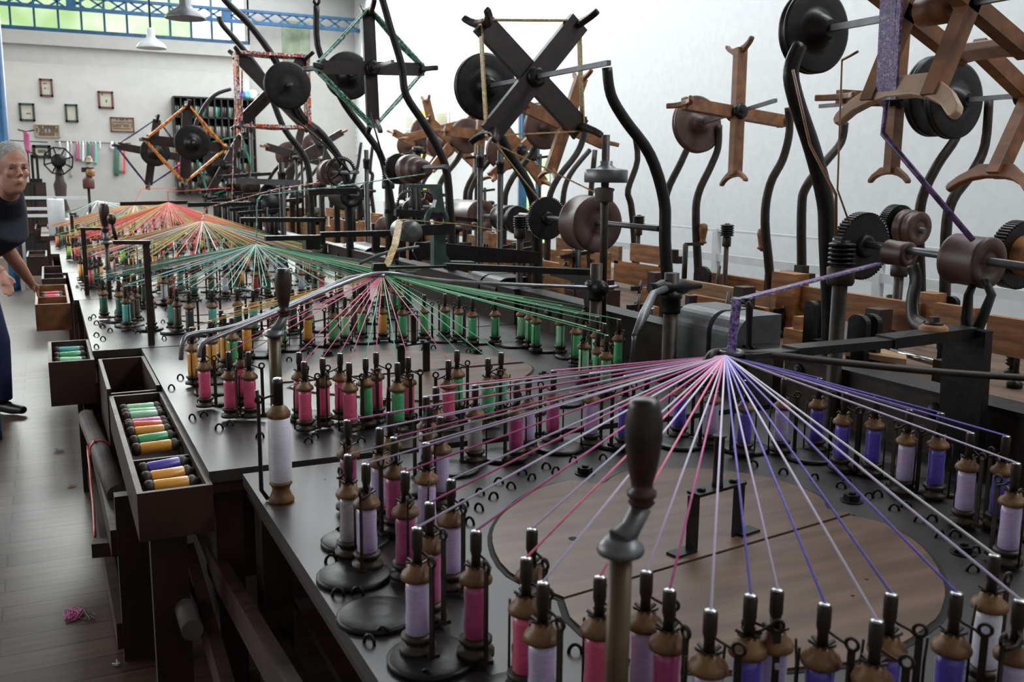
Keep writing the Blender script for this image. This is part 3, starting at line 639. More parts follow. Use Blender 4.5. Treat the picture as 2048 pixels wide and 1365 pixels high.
# stanchions -----------------------------------------------------------
def stanchion(pix, x0, r, label, down=0, y=None, m=IRON, x_is=None, fork=False):
    if y is None: y = P(*pix[0], x=x0).y
    pts = [P(u, v, y=y) for u, v in pix]; pts = [V((pts[0].x, y, down))] + pts
    pts = smoothline(pts, 4)
    t = thing('curved_stanchion', label, 'stanchion', pts[0])
    n = len(pts)
    obj('bar', MB().tube(pts, [r * (1.08 - .3 * k / n) for k in range(n)], 10, flat=.8), m, t)
    if fork:
        e = pts[-1]; obj('fork', MB().tube([e, e + V((.02, 0, .03)), e + V((.02, 0, .06))], r * .4, 6).tube([e, e + V((-.02, 0, .03)), e + V((-.02, 0, .06))], r * .4, 6), m, t)
    return t, y, pts
g = 'curved stanchions'
stanchion([(1335, 640), (1330, 480), (1328, 400), (1300, 310), (1250, 240), (1222, 190), (1214, 135)], 2.65, .031, 'S-curved iron stanchion holding the near axle end of the yellow braid reel')
_, yfar2, _ = stanchion([(1075, 560), (1067, 400), (1020, 310), (990, 240), (985, 180)], 2.65, .034, 'curved iron stanchion behind the pulley of the yellow braid reel')
stanchion([(1660, 720), (1655, 480), (1650, 400), (1625, 300), (1592, 200), (1582, 140), (1600, 90)], 2.65, .036, 'thick S-curved stanchion below the large black pulley top right')
stanchion([(903, 480), (900, 420), (890, 330), (850, 250), (812, 190), (803, 130), (782, 60), (765, 0), (745, -60)], 2.5, .030, 'S-curved stanchion rising out of frame by the green braid reel')
_, yfar3, _ = stanchion([(790, 480), (785, 420), (765, 320), (735, 270), (690, 210), (660, 150), (635, 90), (633, 12)], 2.45, .029, 'curved stanchion behind the green braid reel, forked at the top', fork=True)
stanchion([(700, 500), (697, 420), (690, 340), (645, 270), (605, 235), (578, 180), (550, 120), (500, 50), (450, 0), (420, -50)], 2.4, .034, 'S-curved stanchion in front of the black disc of the multicoloured reel')
stanchion([(625, 480), (622, 400), (612, 320), (570, 260), (545, 200), (525, 150), (480, 90), (445, 50), (438, 33)], 2.35, .031, 'curved stanchion behind the multicoloured reel, top left tip', fork=False)
stanchion([(432, 430), (430, 340), (412, 300), (388, 268), (405, 220), (430, 190), (462, 178)], 2.3, .034, 'forward-bent stanchion beside the orange braid reel', fork=False)
stanchion([(472, 470), (470, 400), (468, 340), (470, 300)], 2.3, .034, 'short dark stanchion right of the orange braid reel')
# far line (mirrored, leaning to the right wall)
BX = 4.0
bl = [([(1330, 600), (1328, 450), (1334, 385), (1362, 325), (1380, 280), (1378, 242)], 'slim forked stanchion against the white wall, first left of the tan reel'),
      ([(1397, 590), (1392, 450), (1396, 390), (1422, 332), (1436, 295), (1438, 250)], 'slim curved stanchion under the pulley of the tan reel'),
      ([(1541, 600), (1530, 445), (1540, 370), (1566, 318), (1579, 262), (1576, 215)], 'slim curved stanchion holding the near axle end of the tan reel'),
      ([(1603, 640), (1603, 430), (1612, 375), (1650, 325), (1682, 285), (1690, 245)], 'slim curved stanchion crossing behind the thick one'),
      ([(1840, 660), (1838, 470), (1845, 395), (1875, 330), (1912, 275), (1922, 230)], 'slim curved stanchion right of the small gear and cone pulley'),
      ([(1887, 660), (1892, 470), (1905, 400), (1945, 345), (1970, 290), (1978, 200)], 'slim curved stanchion at the right picture edge')]
by = []
for pix, lab in bl:
    _, y, _ = stanchion(pix, BX, .03, lab, m=IRONB, fork=lab.startswith('slim forked')); by.append(y)
for j, (pix, lab) in enumerate((([(1270, 560), (1268, 470), (1262, 410), (1256, 380), (1275, 320), (1268, 262)], 'thin forked stanchion right of the vertical spindle'), ([(1180, 560), (1178, 440), (1190, 300)], 'thin straight stanchion behind the wooden roller'),
                              ([(1128, 480), (1126, 400), (1140, 350), (1180, 300)], 'thin curved stanchion behind the yellow reel'), ([(715, 440), (712, 420), (706, 370), (716, 330), (722, 285)], 'thin forked stanchion near wall papers, left one'),
                              ([(748, 440), (742, 380), (745, 350), (740, 340), (746, 285)], 'thin forked stanchion near wall papers, right one'), ([(826, 430), (826, 390), (830, 370), (870, 330), (890, 300)], 'thin curved stanchion behind the cone pulley'))):
    stanchion(pix, 4.3, .03, lab, m=IRONB)

# reels ----------------------------------------------------------------
def reel(label, c, rot, L, aw, at_, wood, swood, y_near, y_far, pulley=None, pr_=.19, tilt=0.0, sad=.14, flat=False, dbl=False, name='winding_reel', pm=IRON, axr=.011):
    """a four-armed reel turning on an axle along the length of the room, saddles on its arm ends"""
    c = V(c); R3 = Matrix.Rotation(tilt, 3, 'X')
    ax = R3 @ Y
    t = thing(name, label, 'reel', c)
    obj('axle', MB().bar(c + ax * (y_near - c.y), c + ax * (y_far - c.y), axr * 2, axr * 2), IRONG, t)
    obj('hub', MB().lathe(c - ax * .06, ax, [(.035, 0), (.05, .01), (.05, .11), (.035, .12)], 16), wood if dbl else IRON, t)
    ends = []
    for k in range(4):
        a = rot + k * PI / 2; d = R3 @ V((math.cos(a), 0, math.sin(a))); s_ = d.cross(ax)
        off = ax * (.012 if k % 2 else -.012)
        if dbl:
            am = MB().bar(c + ax * .12, c + ax * .12 + d * L, aw, at_, s_)
            obj('arm', MB().bar(c - ax * .12, c - ax * .12 + d * L, aw, at_, s_), wood, t)
        else:
            am = MB().bar(c + off, c + off + d * (L - .02), at_, aw, s_)
        ao = obj('arm', am, wood, t)
        e = c + d * (L - .01)
        # saddle: a crescent plate lying in the plane of axle and arm, horns outwards
        th = .032
        prof = []
        for (yy, rr) in ((-1.0, .062), (-.93, .058), (-.75, .030), (-.5, .010), (-.2, .0), (.2, .0), (.5, .010), (.75, .030), (.93, .058), (1.0, .062), (1.06, .050), (1.04, .032), (.85, -.002), (.6, -.03), (.42, -.052), (-.42, -.052), (-.6, -.03), (-.85, -.002), (-1.04, .032), (-1.06, .050)):
            prof.append(e + ax * (yy * sad) + d * (rr * sad / .17) - s_ * th / 2)
        so = obj('saddle', MB().prism(prof, s_, th), swood, t)
        md = so.modifiers.new('bevel', 'BEVEL'); md.width = .006; md.segments = 2
        ends.append((e, d))
    if pulley is not None:
        pc = c + ax * (pulley - c.y)
        obj('pulley', MB().lathe(pc - ax * .02, ax, ([(.02, -.004), (.03, -.002)] if flat else [(.03, -.07), (.055, -.03), (.07, 0)]) + [(pr_ * .6, .002), (pr_ * .93, -.004), (pr_, 0), (pr_, .01), (pr_ - .012, .018), (pr_, .026), (pr_, .036), (pr_ * .9, .04), (.07, .04), (.05, .06)], 48), pm, t)
    return t, c, ends, ax
def skein(label, R, m, w=.09, strands=4, name='braid_skein', rr=.005, skip=()):
    _, c, ends, ax = R; mb = MB()
    for s in range(strands):
        o_ = ax * ((s - (strands - 1) / 2) * w / strands)
        pts = [e + d * (.004 + .004 * (s % 2)) + o_ for e, d in ends]
        for k in range(4):
            if k in skip: continue
            a, b = pts[k], pts[(k + 1) % 4]
            mid = (a + b) / 2 + V((0, random.uniform(-.01, .01), -.01 * (s % 3)))
            mb.bar(a, mid, w / strands * 1.05, rr * 2, ax.cross(b - a)).bar(mid, b, w / strands * 1.05, rr * 2, ax.cross(b - a))
    return tag(obj(name, mb, m), label, 'braid')
XA = P(985, 170, y=5.1).x
ya = 3.742
c2 = P(1067, 155, y=4.45)
R2 = reel('dark wooden reel in an X with a yellow green braid, black pulley behind', c2, math.radians(49), .40, .115, .04, RWOOD, RWOOD, 3.72, 5.3, 5.05, .185)
skein('yellow green braid wound round the dark X-shaped reel', R2, BYEL, .035, 1, rr=.004)
c3 = P(742, 137, y=6.35)
R3 = reel('dark upright reel wound with green and white braid', c3, math.radians(2), .39, .085, .035, RWOOD, RWOOD, 5.9, 7.0, 6.9, .17)
skein('green and white braid wound round the upright dark reel', R3, BGRN, .10, 4)
c4 = P(545, 182, y=8.3)
R4 = reel('dark X-shaped reel wound with multicoloured braid, black disc in front', c4, math.radians(45), .42, .10, .04, RWOOD, RWOOD, 7.6, 8.9, 7.75, .185, flat=True)
skein('red orange and white braid wound round the X-shaped reel', R4, BMUL, .16, 5, rr=.012)
c5 = P(372, 288, y=10.4)
R5 = reel('dark reel standing on its corner, wound with orange braid', c5, math.radians(85), .40, .10, .04, RWOOD, RWOOD, 9.8, 11, 9.95, .17)
skein('bright orange braid wound round the dark cornerwise reel', R5, BORG, .12, 4, rr=.009)
c6 = P(305, 305, y=12.6)
R6 = reel('dark reel wound with purple braid, further back on the left', c6, math.radians(80), .42, .09, .04, RWOOD, RWOOD, 12.2, 13.2, 12.3, .17)
skein('purple braid wound round the furthest dark reel on the left', R6, BPUR, .05, 2, rr=.007)
c65 = P(450, 330, y=12.0)
R65 = reel('dark reel wound with dark green braid, behind the orange one', c65, math.radians(60), .42, .09, .04, RWOOD, RWOOD, 11.5, 12.6, 12.5, .17)
skein('dark green braid wound round the reel behind the orange one', R65, BDGR, .06, 2, rr=.007)
# nearest reel, top right
c1 = P(1872, 18, y=2.22)
R1 = reel('brown double-barred reel at the top right carrying purple silver braid', c1, math.radians(66), .31, .05, .05, TWOOD, PWOOD, 1.6, P(1608, 80, x=c1.x).y, P(1626, 78, x=c1.x).y, .150, sad=.23, dbl=True)
tt, cc, ends, ax = R1
e = min(ends, key=lambda q: q[0].x + q[0].z)
ms = MB()
for s in range(5):
    o_ = ax * (.055 + (s - 2) * .016)
    ms.bar(e[0] + o_ - e[1] * .02 + e[1] * .025, e[0] + o_ + Z * .5 - X * .02 + V((0, random.uniform(-.004, .004), 0)), .017, .01, X)
tag(obj('braid_skein', ms, BLIL), 'purple silver braid hanging in a thick band over the pale near saddle', 'braid')
tag(obj('braid', MB().tube([e[0] + ax * .055 - Z * .01, P(1766, 268, y=2.2), P(1945, 480, y=1.85)], .009, 8), BPUR), 'dark purple braid running down from the near saddle to the wooden roller', 'braid')
# reels of the line by the wall
ym = (by[1] + by[2]) / 2
Bc = P(1473, 225, y=ym)
RB1 = reel('tan wooden cross reel standing free against the white wall', Bc, math.radians(84), .42, .075, .05, TWOOD, TWOOD, by[2], by[1] + .1, by[1] + .05, .19, tilt=math.radians(-8), sad=.12, pm=ROLLW)
Bc2 = P(1790, 200, y=by[4] + .35)
RB2 = reel('tan reel behind the nearest one, its lower saddle hanging free', Bc2, math.radians(90), .40, .07, .05, TWOOD, TWOOD, by[4], by[4] + .9, by[4] + .1, .2, sad=.13, pm=IRON)
Bc3 = P(2060, 190, y=2.9)
RB3 = reel('tan reel at the right picture edge with brown saddle', Bc3, math.radians(62), .42, .07, .06, TWOOD, TWOOD, 2.3, 3.4, 3.3, .18, sad=.2)
for (u, v, y, r_, lab) in ((1130, 250, 6.9, 70, 'reddish brown reel behind the yellow braid reel, right part'), (1040, 300, 8.2, 40, 'brown reel seen below the yellow braid reel'), (960, 270, 9.4, 85, 'tan reel with hanging saddle, left of the yellow braid reel'),
                          (905, 285, 10.6, 50, 'tan reel in the middle of the far row'), (868, 262, 11.8, 15, 'tan reel with a raised arm left in the far row'), (835, 290, 13.2, 65, 'leftmost tan reel of the far row, before a yellow sign'),
                          (640, 290, 14.5, 30, 'reddish reel behind the multicoloured reel'), (590, 310, 13.2, 75, 'brown reel low behind the multicoloured reel')):
    q = P(u, v, y=y); reel(lab, q, math.radians(r_), .42, .10, .05, TWOOD if u > 700 else RWOOD, TWOOD, y - .3, y + .5, y + .35, .19, pm=ROLLW)
    for yy, w_ in ((y - .3, 'near'), (y + .5, 'far')):
        t = thing('curved_stanchion', 'curved stanchion, %s support of the %s' % (w_, lab.split(',')[0].replace(' seen', '').split(' in the ')[0]), 'stanchion', (q.x - .3, yy, 0))
        obj('bar', MB().tube(smoothline([(q.x - .3, yy, 0), (q.x - .3, yy, 1.2), (q.x - .26, yy, 1.5), (q.x - .06, yy, 1.75), (q.x, yy, q.z - .1), (q.x, yy, q.z + .05)], 4), .026, 8), IRONB, t)

# lower drive shafts ----------------------------------------------------
def roller_prof(c, r, l, label, m, lip=.0, name='wooden_roller'):
    o = obj(name, MB().lathe(V(c) + Y * l / 2, -Y, [(r * .25, -.004), (r * .95, 0), (r + lip, .004), (r + lip, .012), (r, .018), (r, l - .018), (r + lip, l - .012), (r + lip, l - .004), (r * .95, l), (r * .6, l + .002), (r * .3, l - .004), (r * .2, l + .01)], 36), m)
    return o
def shaft_line(label, pa, pb, r, items, grp=None):
    t = thing('drive_shaft', label, 'drive shaft', (pa + pb) / 2)
    obj('shaft', MB().tube([pa, pb], r, 10), IRONG, t)
    for kind, p, rr, l, m in items:
        d = (pb - pa).normalized(); p = V(p)
        if kind == 'gear':
            go = obj('gear_wheel', MB().gear(p, d, rr, l, 56 if rr > .09 else 34, .009).lathe(p - d * (l / 2 + .012), d, [(.03, 0), (.04, .004), (.04, l + .02), (.03, l + .024)], 16), m, t)
        elif kind == 'spoked':
            sg = MB().ring(p, d, rr - .012, .011, 32, 8)
            for k in range(44):
                a = 2 * PI * k / 44; q = p + V((math.cos(a) * rr, 0, math.sin(a) * rr)); sg.bar(q - (q - p).normalized() * .008, q + (q - p).normalized() * .008, .014, .008, Y)
            for k in range(5):
                a = 2 * PI * k / 5; sg.bar(p, p + V((math.cos(a) * (rr - .012), 0, math.sin(a) * (rr - .012))), .02, .014, Y)
            obj('gear_wheel', sg.lathe(p - d * .02, d, [(.03, 0), (.03, .04)], 14), m, t)
        elif kind == 'cone':
            k_ = l / 3
            obj('cone_pulley', MB().lathe(p - d * l / 2, d, [(rr * .9, 0), (rr, .005), (rr, k_ - .01), (rr * .95, k_), (rr * .78, k_ + .002), (rr * .8, k_ + .01), (rr * .8, 2 * k_ - .01), (rr * .75, 2 * k_), (rr * .55, 2 * k_ + .002), (rr * .58, 2 * k_ + .01), (rr * .58, l - .006), (rr * .4, l)], 30), m, t)
        else:
            obj('drum', MB().lathe(p - d * l / 2, d, [(rr * .3, -.006), (rr * .96, 0), (rr * 1.03, .004), (rr * 1.03, .014), (rr, .02), (rr, l - .02), (rr * 1.03, l - .014), (rr * 1.03, l - .004), (rr * .96, l), (rr * .55, l + .001), (rr * .5, l - .006), (rr * .3, l)], 34), m, t)
    return t
xs_ = 2.6
g2, r2, e2 = P(1093, 437, x=xs_), P(1180, 447, x=xs_), P(1318, 458, x=xs_)
shaft_line('drive shaft with black toothed wheel and big brown drum behind the second ring', P(1040, 430, x=xs_), e2, .014, [('gear', g2, .124, .03, IRON), ('drum', r2, .145, .17, ROLLW)])
g1, d1, r1 = P(1722, 492, x=2.5), P(1797, 507, x=2.5), P(1943, 522, x=2.5)
e1 = P(2130, 545, x=2.5)
shaft_line('drive shaft with black toothed wheel, small drum and brown roller behind the nearest ring', P(1670, 480, x=2.5), e1, .013, [('gear', g1, .115, .04, IRON), ('drum', d1, .04, .09, ROLLW), ('drum', r1, .075, .13, ROLLW)])
g3 = P(798, 338, x=2.4); p3 = P(832, 338, x=2.4)
shaft_line('drive shaft with stepped brown cone pulley below the green braid reel', P(775, 338, x=2.4), P(893, 334, x=2.4), .016, [('gear', g3 , .115, .05, IRON), ('cone', p3, .105, .32, ROLLW)])
g4 = P(682, 345, x=2.3)
shaft_line('drive shaft with open spoked toothed wheel below the multicoloured reel', P(655, 345, x=2.3), P(715, 345, x=2.3), .016, [('spoked', g4, .13, .03, IRON), ('drum', P(662, 345, x=2.3), .11, .12, ROLLW)])
gB = P(1790, 455, x=3.6)
shaft_line('rear drive shaft with small toothed wheel and two-step pulley', P(1775, 452, x=3.6), P(1850, 462, x=3.6), .014, [('gear', P(1792, 452, x=3.6), .10, .05, IRON), ('drum', P(1815, 455, x=3.6), .08, .05, ROLLW), ('drum', P(1832, 457, x=3.6), .075, .05, ROLLW)])
shaft_line('toothed wheel with brown drum at the right picture edge', P(2020, 510, x=3.3), P(2090, 520, x=3.3), .014, [('gear', P(2033, 510, x=3.3), .13, .05, IRON), ('drum', P(2055, 512, x=3.3), .075, .08, BOARD)])
shaft_line('rear shaft with red-brown drum and toothed wheels left of the black gear', P(860, 425, x=3.3), P(1060, 438, x=3.3), .016, [('drum', P(938, 430, x=3.3), .13, .55, ROLLW), ('gear', P(1035, 440, x=3.3), .11, .06, IRON), ('drum', P(1012, 436, x=3.3), .10, .2, IRON), ('cone', P(895, 426, x=3.3), .10, .4, ROLLW)])
shaft_line('rear shaft with open wheels behind the teal bracket', P(795, 410, x=3.3), P(865, 415, x=3.3), .016, [('spoked', P(846, 412, x=3.3), .15, .04, IRON), ('spoked', P(822, 410, x=3.3), .15, .04, IRON), ('drum', P(832, 411, x=3.3), .07, .4, ROLLW), ('drum', P(802, 410, x=3.3), .05, .4, ROLLW)])
shaft_line('low shaft with drum beneath the spoked wheel', P(650, 390, x=2.4), P(715, 388, x=2.4), .02, [('drum', P(690, 392, x=2.4), .10, .4, IRON)])
shaft_line('light steel shaft with drum behind the fourth ring', P(465, 362, x=2.2), P(570, 366, x=2.2), .03, [('drum', P(530, 385, x=2.2), .10, .5, IRON)])
# worm spindles (vertical)
def worm_post(u, vt, vb, x, r, label, disc=None, w=.03, m=IRONB):
    y = P(u, vb, x=x).y; a = P(u, vb, y=y); b = P(u, vt, y=y); a.x = b.x; a.z = min(a.z, .75)
    a.z = ZT if x < 2.45 else 0
    t = thing('worm_spindle', label, 'spindle', a)
    obj('spindle', MB().cyl(a, b, r, 12), m, t)
    wm = MB(); L = w * 1.7
    for k in range(5): wm.lathe(b - Z * (L * .2 + k * L / 5), Z, [(w * .75, -L / 10), (w, -L / 30), (w, L / 30), (w * .75, L / 10)], 20)
    obj('worm', wm, IRON, t)
    obj('collar', MB().lathe(b - Z * (L * 1.2 + .03), Z, [(r * 1.6, -.03), (r * 1.8, -.02), (r * 1.8, .03), (r * 1.4, .035)], 14), m, t)
    return t
worm_post(1686, 480, 700, 2.45, .026, 'thick vertical spindle with black worm thread beside the near gear', w=.046)
worm_post(1040, 430, 600, 2.55, .02, 'vertical spindle with worm thread left of the big black gear', w=.04)
worm_post(776, 336, 520, 2.4, .028, 'vertical spindle with worm thread left of the cone pulley', w=.05)
worm_post(642, 340, 500, 2.35, .028, 'vertical spindle left of the spoked gear wheel', w=.05)
worm_post(1455, 447, 545, BX, .016, 'thin spindle with ribbed knob standing before the guard rail', w=.045)
worm_post(1278, 430, 540, BX, .016, 'thin spindle with ribbed knob right of the brown drum', w=.045)
worm_post(1802, 500, 600, 3.5, .022, 'pale vertical spindle under the small two-step pulley', w=.03)
# flywheel rod
fy = P(1208, 560, x=2.42).y; fp = P(1212, 352, y=fy)
t = thing('flywheel_spindle', 'upright rod carrying a grey flywheel disc and a collar', 'spindle', (fp.x, fy, .75))
obj('spindle', MB().cyl((fp.x, fy, .75), P(1212, 270, y=fy), .019, 14), IRONB, t)
obj('flywheel', MB().lathe(fp, Z, [(.03, -.03), (.1, -.032), (.104, -.028), (.104, .026), (.1, .03), (.05, .036), (.03, .05), (.03, .07)], 36), IRONG, t)
obj('collar', MB().lathe(P(1208, 392, y=fy), Z, [(.03, -.03), (.044, -.026), (.044, .02), (.05, .028), (.05, .034), (.03, .04)], 24), ROLLG, t)
# crank handles --------------------------------------------------------
def crank(base, top, label, r=.02, sc=1.0, zb=ZT, off=V((0, 0, 0))):
    t = thing('crank_handle', label, 'handle', base)
    H = top.z - base.z; g0 = base + Z * (H * .55 if H > .3 else .1)
    hb = top - Z * .195 * sc
    obj('rod', MB().lathe(base, Z, [(r * .75, 0), (r * .75, hb.z - base.z - .07 * sc)], 14), RODB, t)
    nb = V((base.x, base.y, hb.z - .07 * sc)); nd = (hb - nb)
    ne = MB().lathe(nb, Z, [(.016 * sc, -.012), (.04 * sc, -.004), (.042 * sc, .0), (.04 * sc, .005), (.025 * sc, .016)], 24)
    ne.tube([nb + Z * .012, nb + nd * .5 + Z * .0, hb], [.026 * sc, .018 * sc, .019 * sc], 16)
    obj('neck', ne, IRONG, t)
    obj('grip', MB().lathe(hb, Z, [(r2 * sc, h_ * sc) for r2, h_ in ((.018, 0), (.024, .008), (.020, .014), (.026, .02), (.026, .028), (.019, .034), (.02, .045), (.024, .06), (.029, .09), (.033, .125), (.033, .155), (.028, .18), (.026, .19), (.018, .195), (.004, .196))], 26), HANDLE, t)
    return t
hb1 = V((.64, .92, ZT)); top1 = P(1290, 797, y=.935); h1b = P(1238, 1200, y=.93)
crank(V((h1b.x, .93, ZT)), V((top1.x, .935, top1.z)), 'large turned wooden crank handle in the foreground over the nearest ring', sc=.70)
top2 = P(565, 537, y=3.05); b2_ = P(551, 870, z=ZT)
crank(V((b2_.x, 3.05, ZT)), V((top2.x, 3.05, top2.z)), 'dark turned crank handle standing before the second ring', sc=.80, r=.026)
top3 = P(207, 407, y=7.0); crank(V((P(212, 470, y=7.0).x, 7.0, ZT)), top3, 'far crank handle with dark grip above the fourth ring')
top4 = P(226, 428, y=6.9)
t = thing('crank_handle', 'slanting dark crank lever beside the far crank handle', 'handle', P(235, 485, y=6.9))
obj('rod', MB().tube([P(235, 490, y=6.9), P(222, 440, y=6.9)], .012, 8), IRON, t); obj('grip', MB().tube([P(224, 448, y=6.9), P(223, 438, y=6.9), P(223, 428, y=6.9)], [.02, .03, .02], 12), HANDLE, t)
# B line handles
for (u, v0, v1, lab) in ((1405, 447, 488, 'brown turned handle on a crank arm before the guard rail, left one'), (1523, 456, 500, 'brown turned handle before the guard rail, right one')):
    y = P(u, 560, x=BX).y; a = P(u, v1, y=y); b = P(u, v0, y=y); L = (b - a).length
    t = thing('crank_handle', lab, 'handle', V((a.x, y, .8)))
    obj('grip', MB().lathe(a, Z, [(.02, 0), (.03, .01), (.02, .02), (.022, L * .3), (.032, L * .7), (.028, L * .92), (.01, L)], 16), TWOOD, t)
    o2 = a - X * .14 if u < 1500 else a + X * .06
    obj('crank_arm', MB().bar(a, o2, .03, .02), IRONB, t); obj('rod', MB().cyl(o2, V((o2.x, y, .8)), .018, 10), IRONB, t)
# T posts (thread stands) left
for (u, vt, vb, y, ul, ur, lab) in ((292, 482, 690, None, 226, 300, 'square iron stand with flat top arm between the third and fourth ring, nearer one'), (166, 455, 590, None, 160, 212, 'square iron stand with flat top arm further back'), (143, 425, 480, 10.5, 138, 148, 'thin dark stand at the far left rings')):
    q = P(u + 8 if vb == 690 else u + 10, vb, z=ZT) if y is None else P(u, 500, y=y); y = q.y
    b = P(u, vt + 6, y=y); t = thing('thread_stand', lab, 'stand', (b.x, y, ZT))
    obj('post', MB().box((b.x - .015, y - .015, ZT), (b.x + .015, y + .015, b.z)), IRONB, t)
    obj('top_arm', MB().bar(P(ul, vt + 3, y=y), P(ur, vt + 3, y=y), .05, .018), IRONB, t)

# yarn braids for the other rings
braid('braid', 'green and white braid rising from the third ring to the cone pulley', [BP[2] + Z * .01, P(515, 400, y=6.0), P(523, 391, y=6.02), P(700, 370, y=6.1), P(850, 348, y=6.2)], .014, .006, BGRN)
braid('braid', 'orange and white braid from the fourth ring to the right', [BP[3] + Z * .01, P(412, 416, y=8.1), P(560, 377, y=8.1), P(640, 365, y=8.1)], .016, .007, BMUL)
braid('braid', 'red braid from the red fifth ring to the right', [BP[4] + Z * .01, P(335, 384, y=10.2), P(460, 376, y=10.2)], .016, .007, YM['red'])
braid('braid', 'orange braid from the sixth ring to the right', [BP[5] + Z * .01, P(283, 378, y=12.2), P(352, 376, y=12.2)], .02, .007, YM['orange'])
braid('braid', 'thin red braid hanging vertically left of the multicoloured reel', [P(472, 145, y=8.3), P(464, 400, y=8.3)], .012, .006, BMUL)
braid('braid', 'twisted white and orange braid hanging from the multicoloured reel', [P(484, 140, y=8.25), P(484, 300, y=8.25)], .02, .01, BMUL)
braid('braid', 'yellow braid from the dark X reel slanting down to the brown drum', [P(985, 285, y=4.4), P(1190, 385, y=4.3)], .012, .006, BYEL)
braid('braid', 'yellow braid from the dark X reel down to the black gear', [P(988, 285, y=4.4), P(1078, 400, y=4.8)], .010, .005, BYEL)
tag(obj('drive_belt', MB().tube([P(1586, 140, x=2.2), P(1620, 290, x=2.2), P(1672, 390, x=2.2), P(1672, 470, x=2.2)], .005, 6), TWOOD), 'brown leather cord from the large pulley down to the worm', 'belt')
tag(obj('drive_belt', MB().tube([P(1684, 118, x=2.2), P(1675, 380, x=2.2), P(1700, 450, x=2.2)], .003, 6).tube([P(1684, 120, x=2.2), P(1700, 112, x=2.2), P(1716, 103, x=2.2)], .004, 6), TWOOD), 'thin knotted cord hanging from the large pulley', 'cord')
tag(obj('drive_belt', MB().tube([P(575, 225, y=7.7), P(650, 290, y=7.7), P(700, 345, y=7.7)], .008, 6), IRON), 'dark cord from the black disc to the spoked gear', 'cord')
tag(obj('drive_belt', MB().tube([P(740, 225, y=5.9), P(770, 330, y=5.9)], .006, 6), IRON), 'dark cord left of the stepped cone pulley', 'cord')

# horizontal bars over the far machines
for n, (a, b, y, w, h_, m, lab) in enumerate((((480, 440), (650, 440), 7.4, .05, .035, IRON, 'flat dark bar above the third ring, upper'), ((530, 477), (640, 475), 5.9, .05, .03, IRON, 'flat dark arm reaching the green braid point'), ((640, 470), (790, 466), 6.1, .05, .035, IRON, 'flat dark arm continuing right of the block'),
                                             ((375, 410), (500, 408), 9.4, .05, .04, IRON, 'flat dark bar behind the fourth ring'), ((240, 408), (375, 405), 11, .05, .04, IRON, 'flat dark bar behind the fifth ring'), ((470, 362), (600, 366), 8.6, .06, .05, IRONG, 'light grey pipe with clamps over the fourth machine'),
                                             ((615, 384), (712, 382), 7.6, .07, .05, IRON, 'short thick bar under the spoked wheel'), ((790, 425), (880, 432), 6.0, .05, .045, IRON, 'grey flat link left of the teal bracket'), ((770, 423), (960, 442), 6.8, .03, .03, IRON, 'dark link rod left of the drum'))):
    t = tag(obj('iron_bar', MB().bar(P(*a, y=y), P(*b, y=y), w, h_), m), lab, 'bar')
tag(obj('iron_block', MB().prism([P(u, v, y=6.0) for u, v in ((612, 472), (640, 472), (640, 500), (612, 500))], Y, .1), IRON), 'square dark iron block on the arm right of the third ring', 'machine part')
for (u, vt, vb, x, lab) in ((568, 325, 500, 1.95, 'tall round post with clamp right of the third braid point'), (460, 352, 440, 1.9, 'round post with clamp left of the grey pipe'), (508, 240, 420, 2.6, 'tall thin rod under the multicoloured reel'), (481, 290, 420, 2.4, 'tall dark rod left of the multicoloured reel'), (735, 300, 470, 2.7, 'slim upright rod with cross bar at its top'), (960, 290, 470, 3.0, 'slim dark upright left of the pair of rods'), (1000, 300, 450, 3.0, 'slim dark upright right of the pair of rods')):
    y = P(u, vb, x=x).y; q = P(u, vb, y=y); clamp_post(V((q.x, y, 0)), P(u, vt, y=y).z, .026 if x < 2.3 else .022, lab, zb=.72 if x < 2.3 else 0, m=IRON)

# ---------------------------------------------------------------- wooden frames of the line by the wall
tb = thing('workbench', 'long pale plank bench running under the wooden frames by the wall', 'bench', (3.6, 6, 0))
obj('bench_top', MB().box((2.72, -.2, .70), (4.75, 16.5, .74)), BENCH, tb)
for k in range(6):
    for xx in (2.8, 4.65): obj('leg', MB().box((xx - .05, .3 + k * 3.1 - .05, 0), (xx + .05, .3 + k * 3.1 + .05, .70)), DWOOD, tb)
def board(pix, x, hpx, label, m=BOARD, th=.035, name='wooden_board'):
    (u0, v0), (u1, v1) = pix
    a = P(u0, v0, x=x); b = P(u1, v1, x=x); h_ = P(u0, v0, x=x).z - P(u0, v0 + hpx, x=x).z
    za = (a.z + b.z) / 2
    bt = max(za - h_, .74)
    if za - bt < .02: za = bt + .03
    mb = MB().box((x, min(a.y, b.y), bt), (x + th, max(a.y, b.y), za))
    o = tag(obj(name, mb, m), label, 'board'); return o
board(((1228, 523), (1328, 535)), 3.9, 42, 'burn-marked orange plank behind the vertical spindle')
board(((1405, 545), (1528, 559)), 4.1, 24, 'orange plank top rail left of the upright planks')
board(((1361, 563), (1542, 584)), 3.4, 27, 'pale weathered plank with a sawn slot', BOARDL)
board(((1380, 594), (1529, 611)), 3.3, 22, 'lower orange plank with black burned mark')
board(((1544, 544), (1590, 549)), 3.5, 150, 'pair of upright orange planks left of the fork', BOARD, .1)
board(((1603, 573), (1640, 578)), 3.55, 52, 'short orange plank behind the thick stanchion')
board(((1672, 586), (1832, 604)), 3.35, 56, 'broad orange plank behind the near gear wheel')
board(((1834, 584), (1868, 589)), 3.4, 95, 'upright dark orange plank right of the curved lever', BOARD, .08)
board(((1868, 606), (1950, 618)), 3.3, 50, 'orange plank behind the small wooden washer')
board(((1975, 632), (2080, 645)), 3.1, 75, 'orange plank at the right picture edge')
board(((2050, 640), (2200, 660)), 3.0, 60, 'plank beyond the right picture edge')
